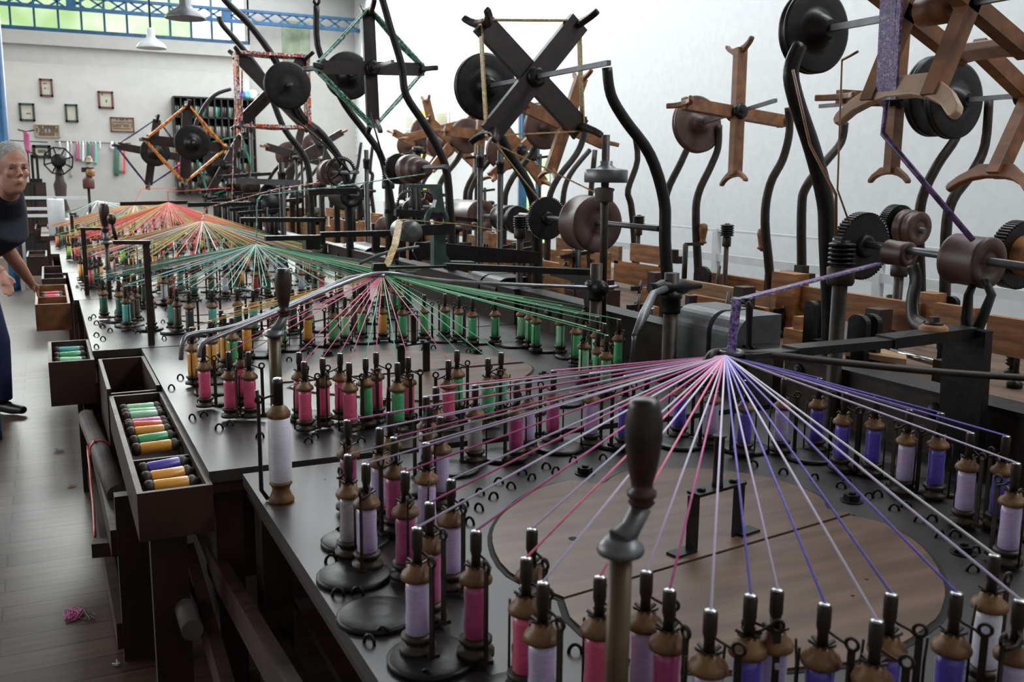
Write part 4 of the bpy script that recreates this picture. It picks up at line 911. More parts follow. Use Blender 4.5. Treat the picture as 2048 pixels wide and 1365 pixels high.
board(((1090, 500), (1200, 512)), 4.3, 40, 'orange plank below the brown drum')
board(((1120, 545), (1200, 560)), 3.3, 40, 'pale plank seen under the arched leg', BOARDL)
tag(obj('steel_rod', MB().cyl(P(1764, 697, z=.82), P(1880, 729, z=.82), .014, 12), STEEL), 'bright polished steel rod under the near swing arm', 'rod')
tag(obj('wooden_board', MB().prism([P(u, v, z=.90) for u, v in ((1674, 704), (1760, 706), (1812, 722), (1812, 730), (1690, 712))], Z, .02), BOARDL), 'pale loose plank lying under the near swing arm', 'board')
tag(obj('wooden_board', MB().box((2.75, .9, .86), (2.9, 1.9, .90)), BOARDL), 'pale plank edge lying behind the beam at far right', 'board')
rng = random.Random(11)
nb = 0
for k in range(19):
    y = 5.6 + k * .58
    for (x, wd, zt3) in ((3.1, .34, 1.0), (3.9, .3, 1.04)):
        z3 = zt3 + rng.uniform(-.06, .06); nb += 1
        o = obj('wooden_board', MB().box((x, y, max(.742, z3 - .13 - .15 * (nb % 2))), (x + .035, y + wd + .12, z3)), BOARD if rng.random() < .6 else BOARDL)
        row = 'front' if x < 3.5 else 'back'
        tag(o, 'orange brown frame plank, %s row of far frames, %s from near end' % (row, ords(k)), 'board', 'frame planks of the far machines')
    tag(obj('frame_plank', MB().box((3.5, y + .1, .742), (3.54, y + .26, .95 + rng.uniform(0, .2))), (BOARD, BOARDL, DWOOD)[k % 3]), 'upright plank of the middle far row, %s from the near end' % ords(k), 'board', 'upright planks of the far machines')
    o = obj('frame_post', MB().box((3.08, y - .05, .74), (3.16, y + .02, 1.02 + rng.uniform(0, .12))), DWOOD if k % 2 else BOARD)
    tag(o, 'upright frame post between far planks, %s from the near end' % ords(k), 'post', 'frame posts of the far machines')
for k, y in enumerate([3.0, 3.9, 4.7]):
    tag(obj('frame_post', MB().box((3.2, y - .04, .74), (3.28, y + .04, 1.02)), DWOOD), 'dark upright frame post behind the beam, %s from the near end' % ords(k), 'post', 'frame posts behind the near beam')
# rounded plates
def round_plate(u0, u1, vt, vb, x, label, n=2):
    a = P(u0, vb, x=x); b = P(u1, vb, x=x); zt4 = P(u0, vt, x=x).z
    w_ = abs(a.y - b.y); cy_ = (a.y + b.y) / 2
    for k in range(n):
        xx = x + k * .06
        pts = [V((xx, cy_ - w_ / 2, .74)), V((xx, cy_ - w_ / 2, zt4 - w_ / 3))] + [V((xx, cy_ - w_ / 2 * math.cos(q), zt4 - w_ / 3 + w_ / 3 * math.sin(q))) for q in [PI * j / 8 for j in range(1, 8)]] + [V((xx, cy_ + w_ / 2, zt4 - w_ / 3)), V((xx, cy_ + w_ / 2, .74))]
        tag(obj('rounded_plate', MB().prism(pts, X, .025), IRON), label + (', front plate' if k == 0 else ', rear plate'), 'machine part')
round_plate(1694, 1731, 626, 672, 2.75, 'dark round-topped iron plate below the near gear')
round_plate(1604, 1624, 600, 690, 2.8, 'dark round-topped iron plate beside the upright planks')
round_plate(1385, 1415, 530, 600, 3.9, 'dark round-topped plate under the slim stanchion', 1)
round_plate(1880, 1910, 590, 640, 3.5, 'dark round-topped plate behind the washer', 1)
# curved levers near the roller
tag(obj('curved_lever', MB().tube(smoothline([P(1825, 530, x=2.35), P(1832, 560, x=2.35), P(1825, 600, x=2.33), P(1828, 640, x=2.3), P(1850, 656, x=2.27)], 4), [.012] * 17, 8, flat=2.0), IRON), 'S-bent flat iron lever standing on the near swing arm', 'lever')
t = thing('fork_bracket', 'dark forked iron bracket under the brown roller', 'bracket', P(1940, 690, x=2.45))
for (u_, s_) in ((1945, -1), (1975, 1)):
    obj('prong', MB().tube([P(u_ - 5 * s_, 560, x=2.47), P(u_ + 8 * s_, 590, x=2.47), P(u_ - 12, 640, x=2.47), P(1942, 690, x=2.47), P(1938, 760, x=2.47)], [.016, .02, .025, .03, .03], 8, flat=.4), IRON, t)
for (ya_, lab) in ((by[2] - .25, 'small dark clamp bracket beside the ribbed knob, right'), (by[1] + .3, 'small dark clamp bracket beside the ribbed knob, left')):
    tag(obj('clamp_bracket', MB().box((3.95, ya_ - .1, .98), (4.02, ya_ + .12, 1.03)).box((3.95, ya_ + .06, .74), (4.02, ya_ + .12, .98)).box((3.9, ya_ - .12, .99), (3.95, ya_ - .05, 1.08)), IRONB), lab, 'bracket')
# clutter of uprights over the far machines: each its own rod
for k in range(50):
    y = 5.6 + k * .21 + rng.uniform(-.1, .1); x = rng.uniform(2.65, 4.6) if y > 7.5 else rng.uniform(2.65, 3.2); zt5 = rng.choice((1.15, 1.3, 1.45, 1.8)) if y > 7.5 else rng.choice((1.0, 1.1, 1.2))
    t = thing('upright_rod', 'dark upright machine rod in the far frames, %s from the near end' % ords(k), 'rod', (x, y, .74), 'upright rods of the far machines')
    obj('rod', MB().cyl((x, y, .74), (x, y, zt5), .018 if k % 3 else .026, 8), IRON, t)
    if k % 2: obj('knob', MB().lathe((x, y, zt5 - .04), Z, [(.02, 0), (.045, .01), (.045, .04), (.02, .05)], 12), IRONB, t)
    else: obj('cross_bar', MB().bar((x - .12, y, zt5 - .05), (x + .12, y, zt5 - .02), .03, .025), IRON, t)
for k in range(12):
    y = 7.5 + k * .75; t = thing('drive_shaft', 'horizontal dark shaft with wheels in the far machine row, %s from the near end' % ords(k), 'drive shaft', (2.6, y, 1.25), 'far drive shafts')
    x = 2.5 + .5 * (k % 3); z_ = 1.15 + .12 * (k % 3)
    obj('shaft', MB().cyl((x, y - .3, z_), (x, y + .4, z_), .016, 8), IRONB, t)
    obj('wheel', MB().lathe((x, y + .05, z_), Y, [(.02, -.02), (.09, -.018), (.09, .018), (.02, .02)], 20), IRON if k % 2 else ROLLW, t)
    obj('bearing', MB().box((x - .03, y + .3, .74), (x + .03, y + .34, z_ + .02)), IRON, t)

for k in range(16):
    y = 9.6 + k * .27; x = 1.95 + .1 * (k % 3); zt5 = (1.25, 1.42, 1.33, 1.6)[k % 4]
    t = thing('machine_upright', 'dark machine upright with side arm behind the far rings, %s from near end' % ords(k), 'rod', (x, y, ZT), 'machine uprights behind the far rings')
    obj('rod', MB().cyl((x, y, ZT), (x, y, zt5), .024, 8), IRON, t); obj('side_arm', MB().bar((x - .28, y, zt5 - .06), (x + .22, y, zt5 - .02), .04, .035), IRON, t)
    if k % 2: obj('wheel', MB().lathe((x, y - .05, zt5 - .15), Y, [(.02, 0), (.1, .005), (.1, .035), (.02, .04)], 18), IRON if k % 4 == 1 else IRONB, t)
def small_lever(x, y, h, k, label):
    t = thing('small_lever', label, 'lever', (x, y, .74))
    obj('base', MB().lathe((x, y, .74), Z, [(.03, 0), (.032, .02), (.016, .035)], 14), IRON, t)
    obj('rod', MB().tube([(x, y, .75), (x, y, .74 + h * .6), (x + .03, y + .02, .74 + h)], .011, 8), IRONB, t)
    if k % 2: obj('coil', MB().lathe((x, y, .74 + h * .35), Z, [(.02, 0), (.03, .008), (.02, .016), (.03, .024), (.02, .032), (.03, .04), (.02, .048)], 14), STEEL if k % 4 == 1 else IRON, t)
    else: obj('cross_piece', MB().bar((x - .06, y, .74 + h * .7), (x + .08, y + .02, .74 + h * .7), .022, .03), IRON, t)
for k in range(26):
    y = 1.5 + k * .17; x = (2.82, 2.98, 3.5, 3.72)[k % 4] + rng.uniform(-.03, .03)
    small_lever(x, y, rng.uniform(.12, .30), k, 'small dark iron lever on the bench behind the beams, %s from the near end' % ords(k))
for k in range(9):
    y = 2.0 + k * .42; x = 3.05
    tag(obj('bench_block', MB().box((x, y, .741), (x + .09, y + .12, .84 + .05 * (k % 2))).box((x + .02, y + .04, .84), (x + .07, y + .08, .95)), DWOOD if k % 3 else BOARD), 'dark wooden block on the bench, %s from the near end' % ords(k), 'block')
# ---------------------------------------------------------------- boxes of spare bobbins
def tray(cs, zt6, dep, label, div=None, m=DWOOD, slant=.0, floorz=.09):
    """cs = rim corners far-left, far-right, near-right, near-left on the plane z=zt6"""
    c4_ = [P(u, v, z=zt6) for u, v in cs]
    xl = (c4_[0].x + c4_[3].x) / 2; xr = (c4_[1].x + c4_[2].x) / 2; yf = (c4_[0].y + c4_[1].y) / 2; yn = (c4_[2].y + c4_[3].y) / 2
    th = .016
    t = thing('bobbin_tray', label, 'tray', ((xl + xr) / 2, (yf + yn) / 2, zt6 - dep))
    obj('side_board', MB().box((xl, yn, zt6 - dep), (xl + th, yf, zt6)), m, t); obj('side_board', MB().box((xr - th, yn, zt6 - dep), (xr, yf, zt6)), m, t)
    obj('end_board', MB().box((xl + th, yn, zt6 - dep), (xr - th, yn + th, zt6)), m, t); obj('end_board', MB().box((xl + th, yf - th, zt6 - dep), (xr - th, yf, zt6)), m, t)
    obj('bottom_board', MB().box((xl + th, yn + th, zt6 - floorz - .012), (xr - th, yf - th, zt6 - floorz)), m, t)
    for d in (div or []):
        yd = yn + (yf - yn) * d; obj('divider', MB().box((xl + th, yd - .006, zt6 - floorz), (xr - th, yd + .006, zt6 - .015)), m, t)
    return xl, xr, yn, yf
SB = {}
def spare(p, color, label, group, L=.15):
    t = thing('spare_bobbin', label, 'bobbin', p, group)
    d = X; 
    def l(nm, prof, m):
        key = 'sp' + nm + color
        if key in SB: o = bpy.data.objects.new(nm, SB[key]); COL.objects.link(o); o.parent = t
        else: o = obj(nm, MB().lathe((-L / 2, 0, 0), X, prof, 18), m, t, shift=False); SB[key] = o.data
    l('lower_flange', [(.01, -.002), (.017, 0), (.022, .008), (.022, .02), (.018, .026)], CUPW)
    l('yarn', [(.018, .025), (.02, .03), (.0195, L * .5), (.02, L - .03), (.018, L - .026)], YM[color])
    l('upper_flange', [(.018, L - .027), (.021, L - .022), (.021, L - .012), (.012, L - .004), (.01, L + .004)], ROLLG)
    t.rotation_euler = (0, random.uniform(-.05, .05), random.uniform(-.1, .16))
xl, xr, yn, yf = tray([(212, 800), (317, 778), (430, 963), (286, 994)], .70, .14, 'nearest dark wooden tray of spare bobbins hung on the table edge', [.3])
cols = ['gold', 'gold', 'purple', None, 'gold', 'green', 'gold', 'orange', 'hot pink', 'pale green', 'pale green', 'pale green']
names = ['nearest gold', 'second nearest gold', 'purple', None, 'third gold, beyond the divider', 'green, between gold ones', 'fourth gold', 'orange, half hidden by the pink one', 'bright pink', 'first pale green', 'second pale green', 'furthest pale green']
zf = .70 - .03
yy_px = [967, 948, 930, None, 893, 877, 862, 852, 846, 832, 826, 817]
for c_, nm, vv in zip(cols, names, yy_px):
    if c_ is None: continue
    q = P(255 + (vv - 815) * .53 + 30, vv, z=zf)
    spare(V(((xl + xr) / 2 + .004, q.y, zf + (.0 if nm != 'orange' else -.012))), c_, 'spare bobbin lying in the nearest tray, ' + nm, 'spare bobbins in the nearest tray')
xl, xr, yn, yf = tray([(90, 690), (172, 674), (193, 715), (103, 730)], .70, .21, 'second tray, worn brown wood, with four pale bobbins', [])
for j, (c_, nm) in enumerate((('white', 'white, nearest'), ('pale green', 'pale green'), ('green', 'green'), ('teal', 'pale blue green, furthest'))):
    spare(V(((xl + xr) / 2, yn + .07 + j * (yf - yn - .14) / 3, .70 - .04)), c_, 'spare bobbin lying in the second tray, ' + nm, 'spare bobbins in the second tray')
xl, xr, yn, yf = tray([(70, 574), (130, 566), (143, 603), (72, 614)], .70, .18, 'third tray, brown wood, holding red bobbins under the man\'s hand', [.45], m=TWOOD)
spare(V(((xl + xr) / 2, yn + (yf - yn) * .6, .66)), 'crimson', 'red spare bobbin in the third tray, nearer one', 'spare bobbins in the third tray'); spare(V(((xl + xr) / 2, yn + (yf - yn) * .72, .665)), 'crimson', 'red spare bobbin in the third tray, further one', 'spare bobbins in the third tray')
tray([(83, 541), (124, 525), (133, 552), (84, 563)], .70, .13, 'fourth tray, empty, with pale rim', [.5], m=DWOOD)
tray([(52, 503), (92, 500), (96, 512), (55, 514)], .72, .2, 'fifth tray, dark and empty, beside the man\'s hip', [.5], m=DWOOD)
tray([(66, 450), (92, 446), (102, 458), (74, 458)], .78, .2, 'furthest small dark tray with pale rim', [], m=DWOOD)
# open bin in the table between second and third machine
t = thing('open_bin', 'open dark wooden bin beside the second table, behind the nearest tray', 'bin', (.27, 4.4, .4))
for lo, hi in (((.165, 4.03, .42), (.18, 4.72, .72)), ((.35, 4.03, .42), (.365, 4.72, .72)), ((.18, 4.705, .42), (.35, 4.72, .72)), ((.18, 4.03, .42), (.35, 4.045, .70)), ((.18, 4.045, .42), (.35, 4.705, .435))):
    obj('side_board', MB().box(lo, hi), DWOOD, t)
# front frame of the tables
for (x0, x1, y, lab) in ((.13, .27, 3.13, 'broad dark wooden upright under the nearest tray'), (.07, .17, 5.0, 'dark wooden upright under the second tray'), (.2, .3, 2.75, 'narrow dark upright at the front of the second table')):
    zt7 = .56 if y < 4 and x0 < .2 else .54
    tag(obj('table_upright', MB().box((x0, y, 0), (x1, y + .05, zt7)), DWOOD), lab, 'post')
t = thing('stretcher_frame', 'dark slanting timbers and rails below the second table', 'frame', (.3, 3.5, 0))
for a, b in (((.13, 3.15, .08), (.11, 5.0, .08)), ((.13, 3.15, .40), (.11, 5.0, .42)), ((.36, 1.5, .12), (.36, 2.7, .12)), ((.40, 1.6, .5), (.40, 3.0, .36)), ((.34, 2.2, .2), (.34, 3.1, .34))):
    obj('rail', MB().bar(a, b, .035, .09), DWOOD, t)
tag(obj('cloth_roller', MB().tube([P(172, 835, z=.46), P(200, 900, z=.46), P(236, 990, z=.46)], .036, 14), ROLLG), 'grey roller tied with a red cord, under the second tray', 'roller')
tag(obj('cloth_roller', MB().tube([P(348, 1130, z=.32), P(362, 1190, z=.32), P(385, 1262, z=.32)], .03, 14), ROLLG), 'grey roller bound with black cord under the nearest tray', 'roller')
rp = [P(190, 884, z=.50), P(176, 892, z=.46), P(180, 940, z=.42), P(184, 985, z=.36), P(187, 1020, z=.34), P(190, 1075, z=.30)]
rcd = thing('red_cord', 'red cord hanging from the grey roller', 'cord', rp[-1])
obj('cord', MB().tube(smoothline(rp, 3), .005, 6), YM['red'], rcd)
obj('knot', MB().ring(P(200, 900, z=.46), Y, .038, .005, 16, 6), YM['red'], rcd)
bcd = thing('black_cord', 'black cord tied round the lower grey roller', 'cord', P(360, 1300, z=.1))
obj('knot', MB().ring(P(362, 1190, z=.32), Y, .034, .005, 16, 6), IRON, bcd)
obj('cord', MB().tube([P(356, 1200, z=.32), P(356, 1240, z=.25), P(358, 1330, z=.1)], .005, 6), IRON, bcd)
tag(obj('foot_bar', MB().bar(P(186, 1098, z=.30), P(222, 1095, z=.30), .05, .05), DWOOD), 'short dark wooden foot sticking out at floor level', 'bar')
# lint on the floor
def lint(u, v, r, n, m, label):
    c = P(u, v, z=0); mb = MB(); rg = random.Random(u)
    for k in range(n):
        p = [c + V((rg.uniform(-r, r), rg.uniform(-r, r) * 1.5, rg.uniform(.002, .012))) for _ in range(5)]
        mb.tube(smoothline(p, 3), .0012, 4)
    tag(obj('thread_scrap', mb, m), label, 'thread scrap')
lint(148, 1232, .035, 16, YM['hot pink'], 'tangled pink thread scrap on the floorboards')
lint(117, 905, .03, 6, YM['black'], 'dark thread scrap further up the floorboards')
lint(232, 1330, .012, 3, YM['white'], 'tiny white thread scrap by the table foot')
lint(143, 975, .025, 3, YM['gold'], 'thin yellowish thread scrap on the floor')
lint(172, 1236, .03, 3, YM['black'], 'dark thread curl right of the pink scrap')

# ---------------------------------------------------------------- back wall
yw = YB - .2
def frame(u0, v0, u1, v1, fm, label, inner=PAPER, lines=(), name='picture_frame', cat='picture', fw=.035):
    a = P(u0, v0, y=yw); b = P(u1, v1, y=yw); x0, x1 = a.x, b.x; zt8, zb8 = a.z, b.z
    t = thing(name, label, cat, ((x0 + x1) / 2, yw - .02, zb8))
    f = MB().box((x0, yw - .03, zb8), (x0 + fw, yw, zt8)).box((x1 - fw, yw - .03, zb8), (x1, yw, zt8)).box((x0, yw - .03, zt8 - fw), (x1, yw, zt8)).box((x0, yw - .03, zb8), (x1, yw, zb8 + fw))
    obj('frame', f, fm, t); sh = obj('sheet', MB().box((x0 + fw, yw - .015, zb8 + fw), (x1 - fw, yw, zt8 - fw)), inner, t)
    if lines:
        g_ = MB()
        for fy_, fx0, fx1, hh in lines:
            z_ = zb8 + (zt8 - zb8) * fy_; xa = x0 + (x1 - x0) * fx0; xb_ = x0 + (x1 - x0) * fx1; xx = xa; rg = random.Random(int(fy_ * 100))
            while xx < xb_:
                wd = rg.uniform(.02, .035); g_.box((xx, yw - .018, z_), (min(xx + wd * .75, xb_), yw - .015, z_ + hh)); xx += wd
                if rg.random() < .15: xx += .03
        obj('print', g_, TXT, t)
frame(78, 157, 107, 194, REDF, 'red-brown framed document, highest on the back wall', lines=((.7, .3, .7, .02), (.42, .35, .65, .03)))
frame(37, 206, 71, 243, GRNF, 'dark framed document, left below the highest one', lines=((.4, .45, .75, .02),))
frame(129, 208, 157, 245, GRNF, 'narrow dark green framed document in the middle of the back wall')
frame(195, 182, 228, 218, REDF, 'red-brown framed document right of the others', lines=((.75, .25, .32, .05), (.35, .5, .6, .05)))
frame(220, 234, 269, 265, REDF, 'brown framed printed board below the right document', KRAFT, lines=((.78, .25, .75, .035), (.62, .1, .9, .02), (.48, .1, .9, .02), (.34, .1, .9, .035), (.2, .1, .85, .02)), fw=.02)
frame(69, 249, 120, 276, KRAFT, 'kraft board with three lines of dark lettering', KRAFT, lines=((.7, .15, .88, .05), (.42, .05, .98, .07), (.14, .15, .9, .06)), fw=.01)
frame(64, 290, 103, 317, BLACKW, 'black framed small picture beside the yarn wheel', lines=((.4, .3, .75, .06),), fw=.05)
frame(-12, 185, 9, 217, REDF, 'dark red frame cut by the left blue column')
# poster on upper wall
a = P(563, 40, y=YB); b = P(621, 128, y=YB)
POST = mat('forest_poster', '6f8068', 'a8b098', .7, 0, 3)
tag(obj('poster', MB().box((a.x, YB - .01, b.z), (b.x, YB, a.z)), POST), 'tall faded photo poster of trees high on the white wall', 'poster')
# bookcase with spools
x0, x1 = P(347, 193, y=yw - .3).x, P(508, 195, y=yw - .3).x; zt9 = P(347, 193, y=yw - .3).z
t = thing('spool_shelf', 'black pigeonhole shelf full of thread spools on the back wall', 'shelf', ((x0 + x1) / 2, yw - .15, 1.2))
ys0 = yw - .3; cw = (x1 - x0) / 12; ch = .37
zb9 = zt9 - 5 * ch
obj('back_panel', MB().box((x0, yw - .02, zb9), (x1, yw, zt9)), BLACKW, t)
for k in range(6): obj('shelf_board', MB().box((x0, ys0, zb9 + k * ch - .015), (x1, yw - .02, zb9 + k * ch + .015)), BLACKW, t)
for k in range(13): obj('divider', MB().box((x0 + k * cw - .012, ys0, zb9), (x0 + k * cw + .012, yw - .02, zt9)), BLACKW, t)
rg = random.Random(3); rowc = [['grey', 'black', 'teal', 'grey', 'dark green'], ['olive', 'black', 'orange', 'grey', 'olive'], ['teal', 'dark green', 'gold', 'dark green', 'black'], ['olive', 'crimson', 'grey', 'black', 'teal'], ['grey', 'black', 'olive', 'grey', 'black']]
rown = ['top', 'second', 'third', 'fourth', 'lowest']
for r_ in range(5):
    for k in range(12):
        for s in range(2 if r_ < 2 else 1):
            c_ = rowc[r_][rg.randrange(5)]; px = x0 + (k + .3 + .38 * s) * cw; zz = zt9 - (r_ + 1) * ch + .015; rr = .035 if r_ < 2 else .06
            hh = .2 if r_ < 2 else .25
            if ('sps%d' % (r_ < 2)) + c_ in SB: o = bpy.data.objects.new('thread_spool', SB[('sps%d' % (r_ < 2)) + c_]); COL.objects.link(o)
            else: o = obj('thread_spool', MB().lathe((0, 0, 0), Z, [(rr * .5, 0), (rr, .01), (rr, hh - .02), (rr * .5, hh)], 12), YM[c_], shift=False); SB[('sps%d' % (r_ < 2)) + c_] = o.data
            o.location = (px, ys0 + .1, zz)
            tag(o, '%s thread spool in the %s shelf row, %s pigeonhole from left%s' % (c_, rown[r_], ords(k), ('', ', right of two')[s]), 'spool', 'thread spools on the back wall shelf')
# spools lying on top of shelf
for k, (u, c_) in enumerate(((483, 'purple'), (494, 'teal'), (504, 'white'))):
    q = P(u, 190, y=yw - .15); q.z = zt9 + .11; tag(obj('thread_spool', MB().lathe(q - Y * .1, Y, [(.05, 0), (.09, .01), (.09, .18), (.05, .19)], 16), YM[c_]), '%s thread cone on top right of the black shelf' % c_, 'spool')
# hanging tassels
tas = [(119, 'grey', 300, 5), (135, 'white', 320, 4), (142, 'grey', 355, 4), (154, 'magenta', 322, 4), (160, 'grey', 322, 3), (166, 'white', 325, 4), (171, 'grey', 320, 3), (177, 'dark green', 328, 7), (185, 'magenta', 322, 3), (191, 'teal', 330, 4), (200, 'white', 300, 2), (224, 'white', 300, 6), (233, 'dark green', 352, 8), (242, 'grey', 345, 8), (248, 'red', 348, 4)]
for k, (u, c_, vb, w_) in enumerate(tas):
    a = P(u, 283, y=yw - .05); b = P(u + .6, vb, y=yw - .05); wd = w_ * .0065
    tag(obj('hanging_braid', MB().tube([a, a - Z * .06, b + Z * .05, b], [wd * .4, wd * .7, wd, wd * .7], 8, flat=.4), YM[c_]), '%s braid sample hanging on the back wall, %s from the left' % (c_, ords(k)), 'braid sample', 'braid samples on the back wall')
a = P(110, 283, y=yw - .04); b = P(262, 287, y=yw - .04); tag(obj('hanging_rail', MB().cyl(a, b, .012, 8), IRONG), 'thin rail carrying the braid samples on the back wall', 'rail')
# yarn wheel on carved post
wy = 15.5; wc = P(117, 322, y=wy)
t = thing('yarn_wheel', 'dark octagonal yarn wheel on a carved wooden post', 'spinning wheel', (wc.x, wy, 0))
obj('hub', MB().lathe(wc - Y * .05, Y, [(.05, 0), (.1, .01), (.1, .09), (.05, .1)], 24), IRON, t)
for k in range(8):
    a_ = 2 * PI * k / 8 + .3; a2_ = a_ + PI / 4; p_ = wc + V((math.cos(a_), 0, math.sin(a_))) * .2; p2_ = wc + V((math.cos(a2_), 0, math.sin(a2_))) * .2
    obj('spoke', MB().bar(wc, p_, .02, .02), IRON, t); obj('rim_piece', MB().bar(p_, p2_, .02, .02), IRON, t)
zz = [P(117, v, y=wy).z for v in (330, 360, 370, 400, 430)]
obj('post', MB().tube([V((wc.x, wy + .06, z_)) for z_ in (zz[0], zz[1], zz[2], zz[3], zz[4], .3, 0)], [.05, .06, .09, .07, .13, .1, .1], 12), DWOOD, t)
# magenta reel
mq = P(54, 284, y=17.5); t = thing('sample_reel', 'small black reel wound with magenta thread, high on the left', 'reel', (mq.x, mq.y, P(0, 305, y=17.5).z))
obj('yarn', MB().lathe(mq, Z, [(.05, -.17), (.04, -.12), (.05, 0), (.045, .12), (.055, .16)], 14), YM['magenta'], t)
for s in (-1, 1): obj('arm', MB().bar(mq + Z * .16 * s, mq + V((.12, 0, .19 * s)), .02, .02).bar(mq + Z * .16 * s, mq + V((-.12, 0, .19 * s)), .02, .02), IRON, t)
obj('support', MB().bar(mq + V((-.3, 0, .02)), mq + V((.3, 0, .0)), .015, .015).bar(mq - Z * .17, V((mq.x, mq.y, 0)), .02, .02), IRON, t)
# hat statue: column of hat, cards
for (u, v, prof, m, lab, cat_) in ((179, 325, [(.11, 0), (.11, .01), (.05, .015), (.045, .06), (.02, .1)], KRAFT, 'small straw hat on top of a stand by the back wall', 'hat'), (181, 353, [(.06, 0), (.07, .02), (.07, .08), (.04, .12)], BOARD, 'brownish orange yarn ball on the stand', 'yarn ball'), (178, 378, [(.08, 0), (.09, .03), (.09, .14), (.05, .2)], REDF, 'dark red wound cone on the stand', 'yarn cone')):
    q = P(u, v, y=17); o = obj('sample_' + cat_.replace(' ', '_'), MB().lathe(q, Z, prof, 18), m); tag(o, lab, cat_)
q = P(179, 400, y=17.05); tag(obj('display_stand', MB().box((q.x - .02, 17.06, 0), (q.x + .02, 17.12, P(0, 332, y=17).z)).box((q.x - .09, 17.03, P(0, 343, y=17).z), (q.x + .09, 17.12, P(0, 333, y=17).z)), BLACKW), 'slim dark display stand by the back wall', 'stand')
# cabinet far left
a = P(22, 400, y=17.6); b = P(94, 400, y=17.6); zt10 = P(60, 365, y=17.6).z
t = thing('cabinet', 'dark wooden cabinet with small drawers against the back wall left', 'cabinet', ((a.x + b.x) / 2, 17.8, 0))
obj('body', MB().box((a.x, 17.62, 0), (b.x, 18.0, zt10)), BLACKW, t)
for r_ in range(3):
    for k in range(3):
        xw = (b.x - a.x) / 3; obj('drawer', MB().box((a.x + k * xw + .02, 17.6, zt10 - .28 * (r_ + 1)), (a.x + (k + 1) * xw - .02, 17.62, zt10 - .28 * r_ - .03)), DWOOD, t)
tag(obj('machine_model', MB().box((a.x + .3, 17.7, zt10), (b.x - .05, 17.9, zt10 + .06)).box((a.x + .4, 17.75, zt10 + .06), (a.x + .44, 17.8, zt10 + .45)).box((b.x - .2, 17.75, zt10 + .06), (b.x - .16, 17.8, zt10 + .45)).box((a.x + .35, 17.75, zt10 + .4), (b.x - .12, 17.8, zt10 + .44)), IRON), 'small dark metal apparatus standing on the cabinet', 'apparatus')
# barrier rails at far left
t = thing('barrier_rail', 'pale metal barrier rails behind the man across the room end', 'railing', (0, 14.5, 0))
for v in (396, 418, 432):
    a = P(35, v, y=14.5); b = P(175 if v == 396 else 110, v, y=14.5); obj('rail', MB().box((a.x, 14.48, a.z - .02), (b.x, 14.52, a.z + .02)), RAILW, t)
for u in (40, 110):
    a = P(u, 396, y=14.5); obj('post', MB().box((a.x - .02, 14.48, 0), (a.x + .02, 14.52, a.z)), RAILW, t)
# glass jar cylinder and rack of pale spools
q = P(113, 434, y=13.45); tag(obj('spool_canister', MB().lathe(V((q.x, q.y, .78)), Z, [(.09, 0), (.1, .01), (.1, P(113, 398, y=13.45).z - .80), (.09, P(113, 398, y=13.45).z - .78)], 24), RAILW), 'pale ribbed cylinder standing at the end of the tables', 'canister')
tb2 = thing('side_table', 'dark table at the far end of the row of rings', 'table', (.5, 14.2, 0))
obj('tabletop', MB().box((-.1, 13.35, .72), (2.2, 15.6, .78)), DWOOD, tb2)
for xx in (-.05, 2.1):
    for yy in (13.4, 15.5): obj('leg', MB().box((xx, yy - .04, 0), (xx + .06, yy + .04, .72)), DWOOD, tb2)
for k, (u, c_) in enumerate(((112, 'orange'), (117, 'white'), (122, 'grey'), (128, 'lilac'), (134, 'white'))):
    q = P(u, 455, y=13.55); q.z = .78; o = obj('pale_spool', MB().lathe(q, Z, [(.03, 0), (.035, .01), (.035, .2), (.02, .21)], 12), YM[c_]); tag(o, '%s spool in the row at the far table end, %s from left' % (c_, ords(k)), 'spool', 'spools at the far table end')
# far white thread cone over the seventh ring
c7 = V((.95, 14.5, .78)); b7 = P(195, 402, y=14.3)
t = thing('far_braiding_ring', 'furthest ring with pale white and green threads', 'braiding machine', c7)
for k in range(26):
    a_ = 2 * PI * k / 26; p_ = c7 + V((math.cos(a_) * .8, math.sin(a_) * .7, .23)); obj('thread_strand', MB().tube([p_, b7], .003, 4), YM[['white', 'teal', 'white', 'grey', 'green'][k % 5]], t)
    obj('spindle', MB().cyl(p_ - Z * .23, p_, .02, 8), YM['grey'] if k % 2 else IRON, t)
# papers on right wall
for j, (u0, u1, v0, v1, lab) in enumerate(((672, 690, 255, 312, 'leftmost framed paper on the white right wall'), (698, 718, 250, 310, 'second framed paper on the white right wall'), (810, 830, 235, 260, 'small framed paper on the right wall above the reels'), (870, 900, 228, 255, 'pale framed paper on the right wall by the pulley'))):
    a = P(u0, v0, x=XR); b = P(u1, v1, x=XR); y0_, y1_ = min(a.y, b.y), max(a.y, b.y)
    t = thing('wall_notice', lab, 'notice', (XR - .01, (y0_ + y1_) / 2, b.z))
    obj('sheet', MB().box((XR - .015, y0_, b.z), (XR, y1_, a.z)), RAILW, t)
    g_ = MB()
    for k in range(5):
        z_ = b.z + (a.z - b.z) * (.85 - k * .16); g_.box((XR - .018, y0_ + (y1_ - y0_) * .15, z_), (XR - .015, y1_ - (y1_ - y0_) * .15, z_ + .035))
    obj('print', g_, PAPER, t)
a = P(984, 300, x=XR); b = P(998, 317, x=XR); tag(obj('fire_alarm', MB().box((XR - .06, min(a.y, b.y), b.z), (XR, max(a.y, b.y), a.z)).lathe((XR - .06, (a.y + b.y) / 2, (a.z + b.z) / 2), -X, [(.06, 0), (.05, .01)], 14), YM['red']), 'small red box on the white wall left of the garden door', 'alarm')
